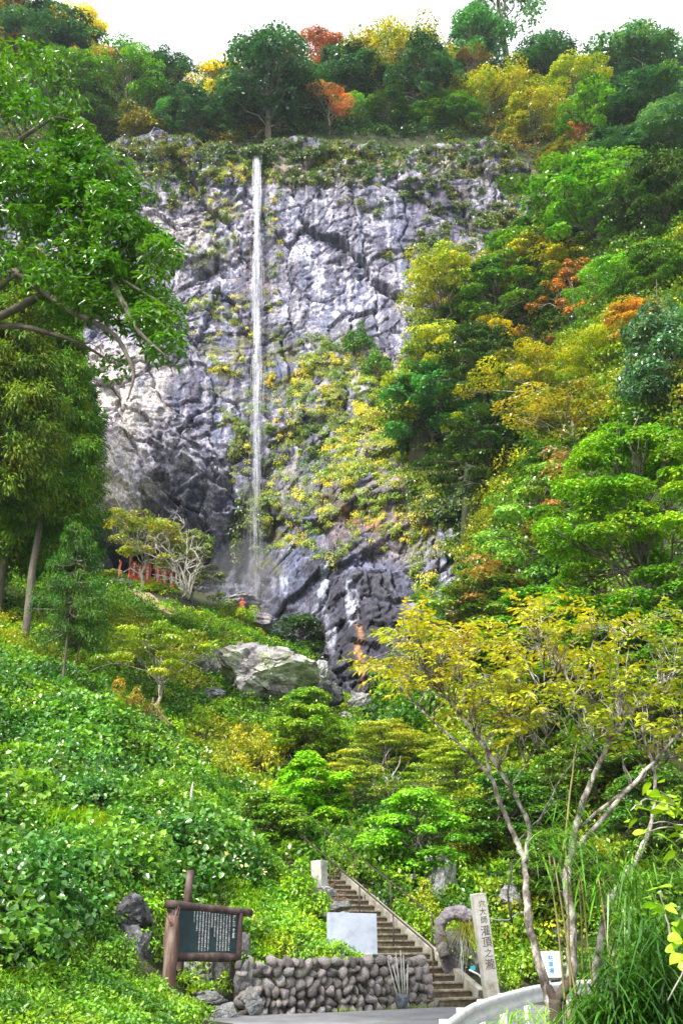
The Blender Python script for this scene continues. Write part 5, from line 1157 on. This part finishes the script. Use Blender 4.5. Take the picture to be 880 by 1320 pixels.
# ------------------------------------------------------------------ foreground: the yellow leaved tree
ry = np.random.default_rng(21)
def smooth_path(pix, n):
    c = np.array([P(*p_) for p_ in pix]); t_ = np.linspace(0, len(c)-1, n); c = np.stack([np.interp(t_, range(len(c)), c[:, i]) for i in range(3)], 1)
    for _ in range(2): c[1:-1] = (c[:-2]+2*c[1:-1]+c[2:])/4
    return c
limbs = [ # pixel, pixel, distance; radius at both ends
 ([(722,1345,10.6),(712,1318,10.6),(700,1262,10.6),(690,1225,10.6),(681,1190,10.6),(678,1150,10.6),(677,1110,10.6),(666,1085,10.6),(645,1037,10.7),(632,1000,10.8),(617,984,10.9),(589,956,11),(543,917,11.2),(520,890,11.3)], .085, .012),
 ([(677,1110,10.6),(684,1065,10.5),(651,1003,10.4),(622,960,10.4),(575,898,10.5),(546,860,10.6),(517,841,10.7),(493,817,10.8)], .045, .008),
 ([(632,1000,10.8),(622,955,10.9),(600,910,11),(590,870,11.1),(600,830,11.2)], .028, .006),
 ([(622,960,10.4),(650,925,10.3),(690,890,10.2),(720,868,10.2)], .022, .006),
 ([(735,1345,10.2),(735,1290,10.2),(737,1240,10.2),(735,1180,10.2),(728,1130,10.2),(738,1090,10.3),(746,1046,10.4),(765,999,10.5),(789,951,10.6),(813,922,10.7),(837,889,10.8),(866,870,10.9),(900,850,11)], .095, .012),
 ([(789,951,10.6),(765,932,10.6),(741,898,10.6),(720,855,10.7),(699,832,10.8),(675,803,10.9)], .040, .008),
 ([(741,898,10.6),(760,860,10.5),(765,820,10.5),(780,790,10.5)], .022, .005),
 ([(738,1100,10.3),(784,1046,10.1),(823,1003,10),(856,965,9.9),(885,935,9.8),(930,900,9.7)], .045, .018),
 ([(746,1066,10.4),(794,1027,10.5),(837,994,10.6),(890,962,10.7)], .032, .012),
 ([(813,922,10.7),(800,890,10.6),(790,860,10.6),(800,830,10.6),(830,800,10.6)], .028, .006),
 ([(768,1345,9.8),(768,1253,9.8),(772,1220,9.8),(782,1168,9.8),(804,1130,9.8),(825,1100,9.8),(840,1060,9.9),(845,1000,10),(830,950,10.1)], .075, .02),
 ([(690,1065,10.5),(720,1010,10.2),(745,970,10),(800,930,9.9)], .018, .006),
 ([(645,1037,10.7),(680,980,10.8),(720,930,10.9),(760,905,11)], .020, .006),
 ([(837,994,10.6),(820,960,10.5),(815,930,10.5),(850,900,10.4)], .018, .006),
 ([(666,1085,10.6),(700,1050,10.8),(720,1030,11),(700,985,11)], .012, .005),
]
yt = empty('yellow_tree', (P(735, 1345, 10.4)[0], 10.4, 0), label='foreground tree with thin forking pale trunks and a wide crown of yellow leaves', cat='tree'); y0 = np.array(yt.location)
g = Geo(); paths = []
for pix, ra, rb_ in limbs:
    n = 5*len(pix); c = smooth_path(pix, n); c = c+ry.normal(0, .006, c.shape); paths.append((c, ra, rb_))
    add_tube(g, c-y0, np.linspace(ra, rb_, n)*.62*(1+.07*ry.normal(size=n)), 9)
# twigs with rows of leaves
crown = np.array([(488,812),(540,778),(575,800),(640,806),(672,776),(735,768),(800,792),(905,780),(905,900),(890,965),(810,975),(760,955),(705,935),(650,965),(600,940),(560,905),(510,890),(462,872)], float)
def inside(poly, x, y):
    c = False; n = len(poly); j = n-1
    for i in range(n):
        if (poly[i][1] > y) != (poly[j][1] > y) and x < (poly[j][0]-poly[i][0])*(y-poly[i][1])/(poly[j][1]-poly[i][1])+poly[i][0]: c = not c
        j = i
    return c
allp = np.concatenate([p_[len(p_)//3:] for p_, _, _ in paths]); lf = Geo()
cnt = 0
while cnt < 500:
    px, py = ry.uniform(460, 905), ry.uniform(765, 980)
    if not inside(crown, px, py): continue
    if vnoise(np.array([px/30.]), np.array([py/13.]), np.array([0.]), 3)[0] < -.30: continue
    Y = ry.uniform(9.6, 11.6)*(1.0 if px < 800 else .98); e = P(px, py, Y); d = np.linalg.norm(allp-e-np.array([0, 0, -.25]), axis=1); a = allp[np.argmin(d)]
    out_ = e-a; 
    if np.linalg.norm(out_) > 1.3: a = e-out_/np.linalg.norm(out_)*1.0
    tw = wobble(a, e, 6, .05, .06, r=ry); add_tube(g, tw-y0, np.linspace(.008, .003, 6), 4)
    dirv = unit(e-a); dirv = unit(dirv*np.array([1, 1, .25])+ry.normal(0, .15, 3)); end = e+dirv*.30; 
    add_tube(g, np.array([e, e+dirv*.15-np.array([0, 0, .01]), end-np.array([0, 0, .04])])-y0, [.003, .0025, .0015], 3)
    side = unit(np.cross(dirv, [0, 0, 1])); k = 13; tt_ = np.linspace(-.5, 1, k)[:, None]; pos = e+dirv*.30*tt_-np.array([0, 0, .04])*np.maximum(tt_, 0)**2
    sg_ = np.where(np.arange(k) % 2 == 0, 1, -1)[:, None]; dr = unit(dirv*.75+side*sg_*.9+np.array([0, 0, -.25])+ry.normal(0, .22, (k, 3)))
    nn = unit(np.array([0, 0, 1.])+ry.normal(0, .32, (k, 3)))
    tn = np.clip(.5+.2*vnoise(np.array([px/50.]), np.array([py/25.]), np.array([1.]), 8)[0]+ry.normal(0, .16, k), 0, 1)
    leaf_geo(lf, pos-y0, dr, nn, ry.uniform(.062, .10, k), .038, tn, True, .25); cnt += 1
ob('trunk', g.mesh('trunk', M_BARKT, True), yt)
M_YLEAF = mat_leaf('yellow_leaf', .45, 1.6, .75, .4, .4, .35, (1.2, .8, .5))
ob('foliage', lf.mesh('foliage', M_YLEAF), yt, color=(.25, .365, .02), kind='stuff')
g = Geo(); add_tube(g, smooth_path([(716,1345,9.9),(716,1310,9.9),(715,1288,9.9)], 8)-y0, .06, 9); add_tube(g, smooth_path([(715,1290,9.9),(709,1279,9.9),(706,1270,9.9)], 6)-y0, [.05, .045, .04, .04, .035, .03], 8); add_tube(g, smooth_path([(715,1290,9.9),(726,1277,9.9),(736,1262,10.1)], 6)-y0, [.055, .05, .05, .05, .045, .04], 8)
s_ = empty('forked_stump', y0, label='dark forked stump in front of the small white sign', cat='stump'); ob('fork', g.mesh('fork', mat_simple('dark_bark', [(.3, (.03, .02, .018)), (.7, (.12, .09, .08))], 6, .9, .6, 25), True), s_)

# ------------------------------------------------------------------ bamboo culms with blade leaves
culms = [((707,1100),(723,1250),9.2),((713,1105),(737,1255),9.0),((728,1090),(736,1300),9.4),((744,1125),(752,1240),9.6),((748,1130),(760,1235),9.3),((770,1128),(785,1225),9.1),((776,1130),(790,1215),9.5),((742,960),(722,1120),9.6)]
M_CULM = mat_simple('culm', [(.3, (.14, .12, .04)), (.7, (.28, .24, .09))], 5, .5, .0)
for i, (a, b_, Y) in enumerate(culms):
    A_ = P(*a, Y); B_ = P(*b_, Y); d = (B_-A_)/(A_[2]-B_[2]+1e-6); G_ = B_+d*(B_[2]) if i < 7 else B_
    t_ = empty('bamboo', (G_[0], G_[1], max(0, G_[2])), label=['thin golden bamboo stem left of the dark trunk', 'thin golden bamboo stem crossing the dark trunk', 'long bamboo stem along the dark middle trunk', 'bamboo stem just right of the dark middle trunk', 'slanting bamboo stem second to the right of the dark trunk', 'golden bamboo stem before the right pale trunk', 'rightmost slanting golden bamboo stem', 'tall bamboo shoot reaching up among the yellow tree boughs'][i], cat='bamboo', group='bamboo stems by the guardrail'); o0 = np.array(t_.location)
    g = Geo(); add_tube(g, wobble(G_-o0, A_-o0, 9, .004, r=ry), np.linspace(.014, .006, 9), 6); ob('stem', g.mesh('stem', M_CULM, True), t_)
    lf = Geo(); n = 34; base_ = A_-o0+ry.normal(0, 1, (n, 3))*np.array([.10, .10, .16])+np.array([0, 0, .05]); blade_geo(lf, base_, unit(ry.normal(0, .8, (n, 3))+np.array([0, 0, .7])), ry.uniform(.18, .38, n), .022, ry.uniform(.3, .8, n), np.clip(ry.normal(.55, .2, n), 0, 1))
    ob('foliage', lf.mesh('foliage', M_LEAF), t_, color=(.06, .20, .02))
def blade_cloud(name, clumps, col, n=110, L=(.16, .34), W=.022):
    g = Geo()
    for (px, py, Y, sx, sz) in clumps:
        c = P(px, py, Y); b_ = c+ry.normal(0, 1, (n, 3))*np.array([sx, sx, sz]); blade_geo(g, b_, unit(ry.normal(0, .75, (n, 3))+np.array([0, 0, .35])), ry.uniform(*L, n), W*ry.uniform(.7, 1.3, n), ry.uniform(.4, 1.3, n), np.clip(np.full(n, ry.normal(.5, .15))+ry.normal(0, .15, n), 0, 1))
    return ob(name, g.mesh(name, M_LEAF), color=col, kind='stuff')
blade_cloud('bamboo_leaves', [(690,1010,10.4,.14,.10),(700,1060,10,.14,.12),(735,1000,10,.12,.2),(740,1060,10,.16,.14),(705,1085,9.6,.16,.1),(752,1110,9.6,.18,.10),(775,1120,9.6,.16,.08),(690,1035,10.5,.14,.1),(760,1160,9.8,.2,.15),(715,1030,10.3,.14,.12),(790,1150,9.6,.18,.16),(775,1080,10,.14,.1)], (.04, .15, .02), 22, (.10, .2), .016)
cl = []
for k in range(100):
    px = ry.uniform(765, 900); lo_ = 1305-115*sstep(750, 850, px)
    py = ry.uniform(lo_, 1335); cl.append((px, py, ry.uniform(7.2, 9.4), .10, .06))
blade_cloud('bamboo_grass', cl[:70], (.022, .095, .014), 70, (.12, .26), .020)
blade_cloud('bamboo_grass', cl[70:], (.045, .15, .02), 26, (.10, .22), .020)
cl = [(ry.uniform(790, 900), ry.uniform(1100, 1240), ry.uniform(8, 10), .16, .12) for k in range(16)]
blade_cloud('bamboo_grass', cl, (.05, .17, .02), 40, (.12, .2), .016)
blade_cloud('bamboo_grass', [(x, 1318-6*(i % 2), 8.5, .08, .05) for i, x in enumerate((650, 668, 684, 700, 735, 750))], (.12, .34, .03), 30, (.1, .2), .014)

# bright big leaves of a shoot near the viewer, each leaf its own piece
def leaf_piece(name, L, W, seed):
    g = Geo(); k = 7; tt_ = np.linspace(0, 1, k); wv = W*np.array([.0, .42, .5, .46, .34, .18, 0]); V = []
    for i, (t_, w_) in enumerate(zip(tt_, wv)): V += [(L*t_, -w_, .12*W-.15*L*t_**2), (L*t_, 0, -.15*L*t_**2), (L*t_, w_, .12*W-.15*L*t_**2)]
    F = [[a*3+b_, a*3+b_+3, a*3+b_+4, a*3+b_+1] for a in range(k-1) for b_ in (0, 1)]; g.add(np.array(V), np.array(F), .6); return g.mesh(name, M_LEAF, True)
LP = [leaf_piece('leaf', .10, .075, 1), leaf_piece('leaf', .085, .055, 2), leaf_piece('leaf', .115, .08, 3)]
def shoot(label, pts, Y, n, col):
    a = P(*pts[0], Y); t_ = empty('leafy_shoot', a, label=label, cat='branch'); g = Geo(); cs = []
    for j in range(len(pts)-1):
        c = wobble(P(*pts[0 if j > 2 else j], Y)-a, P(*pts[j+1], Y+ry.normal(0, .1))-a, 7, .03, .03, r=ry); add_tube(g, c, np.linspace(.006, .003, 7), 5); cs.append(c)
    ob('twig', g.mesh('twig', M_BARKP, True), t_); cs = np.concatenate(cs)
    for k in range(n):
        o = ob('leaf', LP[k % 3], t_, color=tuple(np.array(col)*ry.uniform(.75, 1.25))); p_ = cs[ry.integers(0, len(cs))]+ry.normal(0, .03, 3); o.location = Vector([float(v) for v in p_]); o.rotation_euler = (ry.normal(.3, .45), ry.normal(.15, .35), ry.uniform(0, 6.28)); s = ry.uniform(.5, .85); o.scale = (s, s, s)
shoot('leafy shoot with big light green leaves reaching in from the right above the bamboo grass', [(905,1065),(870,1040),(835,1030),(812,1045),(850,1020),(840,1062),(870,1085),(825,1075)], 5.2, 62, (.17, .36, .02))
shoot('leafy shoot with big green leaves at the lower right corner', [(905,1200),(880,1180),(865,1215),(850,1150),(875,1250),(860,1290)], 5.0, 46, (.14, .38, .03))

# ------------------------------------------------------------------ foreground: broadleaf boughs entering at the upper left
rt = np.random.default_rng(31)
TB = np.array([-9.4, 14.5, float(H(-9.4, 14.5))-.3])
lt = empty('broadleaf_tree', TB, label='near broadleaf tree whose glossy boughs reach in from the upper left', cat='tree')
g = Geo(); trunk = wobble((0, 0, 0), (.6, 0, 17), 10, .01, r=rt); add_tube(g, trunk, np.linspace(.32, .12, 10), 12)
main = [[(-60,330,14.5),(0,222,14.5),(40,215,14.4),(90,203,14.2),(150,230,14)],[(-60,420,14),(20,350,14),(80,352,13.8),(135,348,13.6),(190,380,13.4),(225,400,13.4)],[(-60,300,15),(0,270,15),(70,290,14.8),(140,300,14.6),(200,330,14.4)],[(-60,250,14.5),(0,150,14.8),(40,110,15),(70,85,15)],[(-60,300,14.2),(10,190,13.9),(70,150,13.8),(110,160,13.8)],[(20,350,14),(90,400,13.6),(150,430,13.4),(175,480,13.2),(165,515,13.2)],[(135,348,13.6),(180,430,13.3),(215,460,13.2)],[(-50,420,14.4),(30,420,14.2),(100,440,14),(150,470,14)]]
bp_ = []
for L_ in main:
    c = smooth_path(L_, 24)-TB; j = np.argmin(np.linalg.norm(trunk-c[0]+np.array([0, 0, 1.5]), axis=1)); c = np.concatenate([wobble(trunk[j], c[0], 6, .02, r=rt)[:-1], c]); add_tube(g, c, np.linspace(.085, .012, len(c)), 8); bp_.append(c[8:])
bp_ = np.concatenate(bp_); lf = Geo()
poly = np.array([(-40,60),(30,66),(75,84),(86,130),(128,160),(140,205),(185,250),(196,300),(236,368),(212,405),(226,455),(200,488),(176,500),(166,524),(150,480),(112,470),(92,442),(60,400),(0,380),(-40,380)], float)
cnt = 0
while cnt < 235:
    px, py = rt.uniform(-40, 240), rt.uniform(58, 525)
    if not inside(poly, px, py) or vnoise(np.array([px/34.]), np.array([py/26.]), np.array([2.]), 5)[0] < -.22: continue
    if (90 < px < 150 and 405 < py < 450 and rt.random() < .8): continue
    c = P(px, py, rt.uniform(13., 15.6))-TB; j = np.argmin(np.linalg.norm(bp_-c, axis=1)); tw = wobble(bp_[j], c, 6, .05, .05, r=rt); add_tube(g, tw, np.linspace(.012, .004, 6), 4)
    s = rt.uniform(.25, .48); pad_leaves(lf, c, s, s, s*.62, 105, .125, .056, rt, up=.7, out=.5, jit=.5, tone0=.5+.15*rt.normal(), fold=True, lower=.7, droop=.3); cnt += 1
ob('trunk', g.mesh('trunk', M_BARK, True), lt); ob('foliage', lf.mesh('foliage', M_LEAFG), lt, color=(.06, .20, .018), kind='stuff')

# ------------------------------------------------------------------ thin haze in the gorge
m, t, out = newmat('haze'); pv = N(t, 'ShaderNodeVolumePrincipled'); pv.inputs['Density'].default_value = .00015; pv.inputs['Color'].default_value = (.80, .90, 1, 1); pv.inputs['Anisotropy'].default_value = .2
t.links.new(pv.outputs[0], out.inputs['Volume'])
ob('haze', box_me('haze', (1700, 1600, 210), m), loc=(0, 250, 45), kind='stuff')
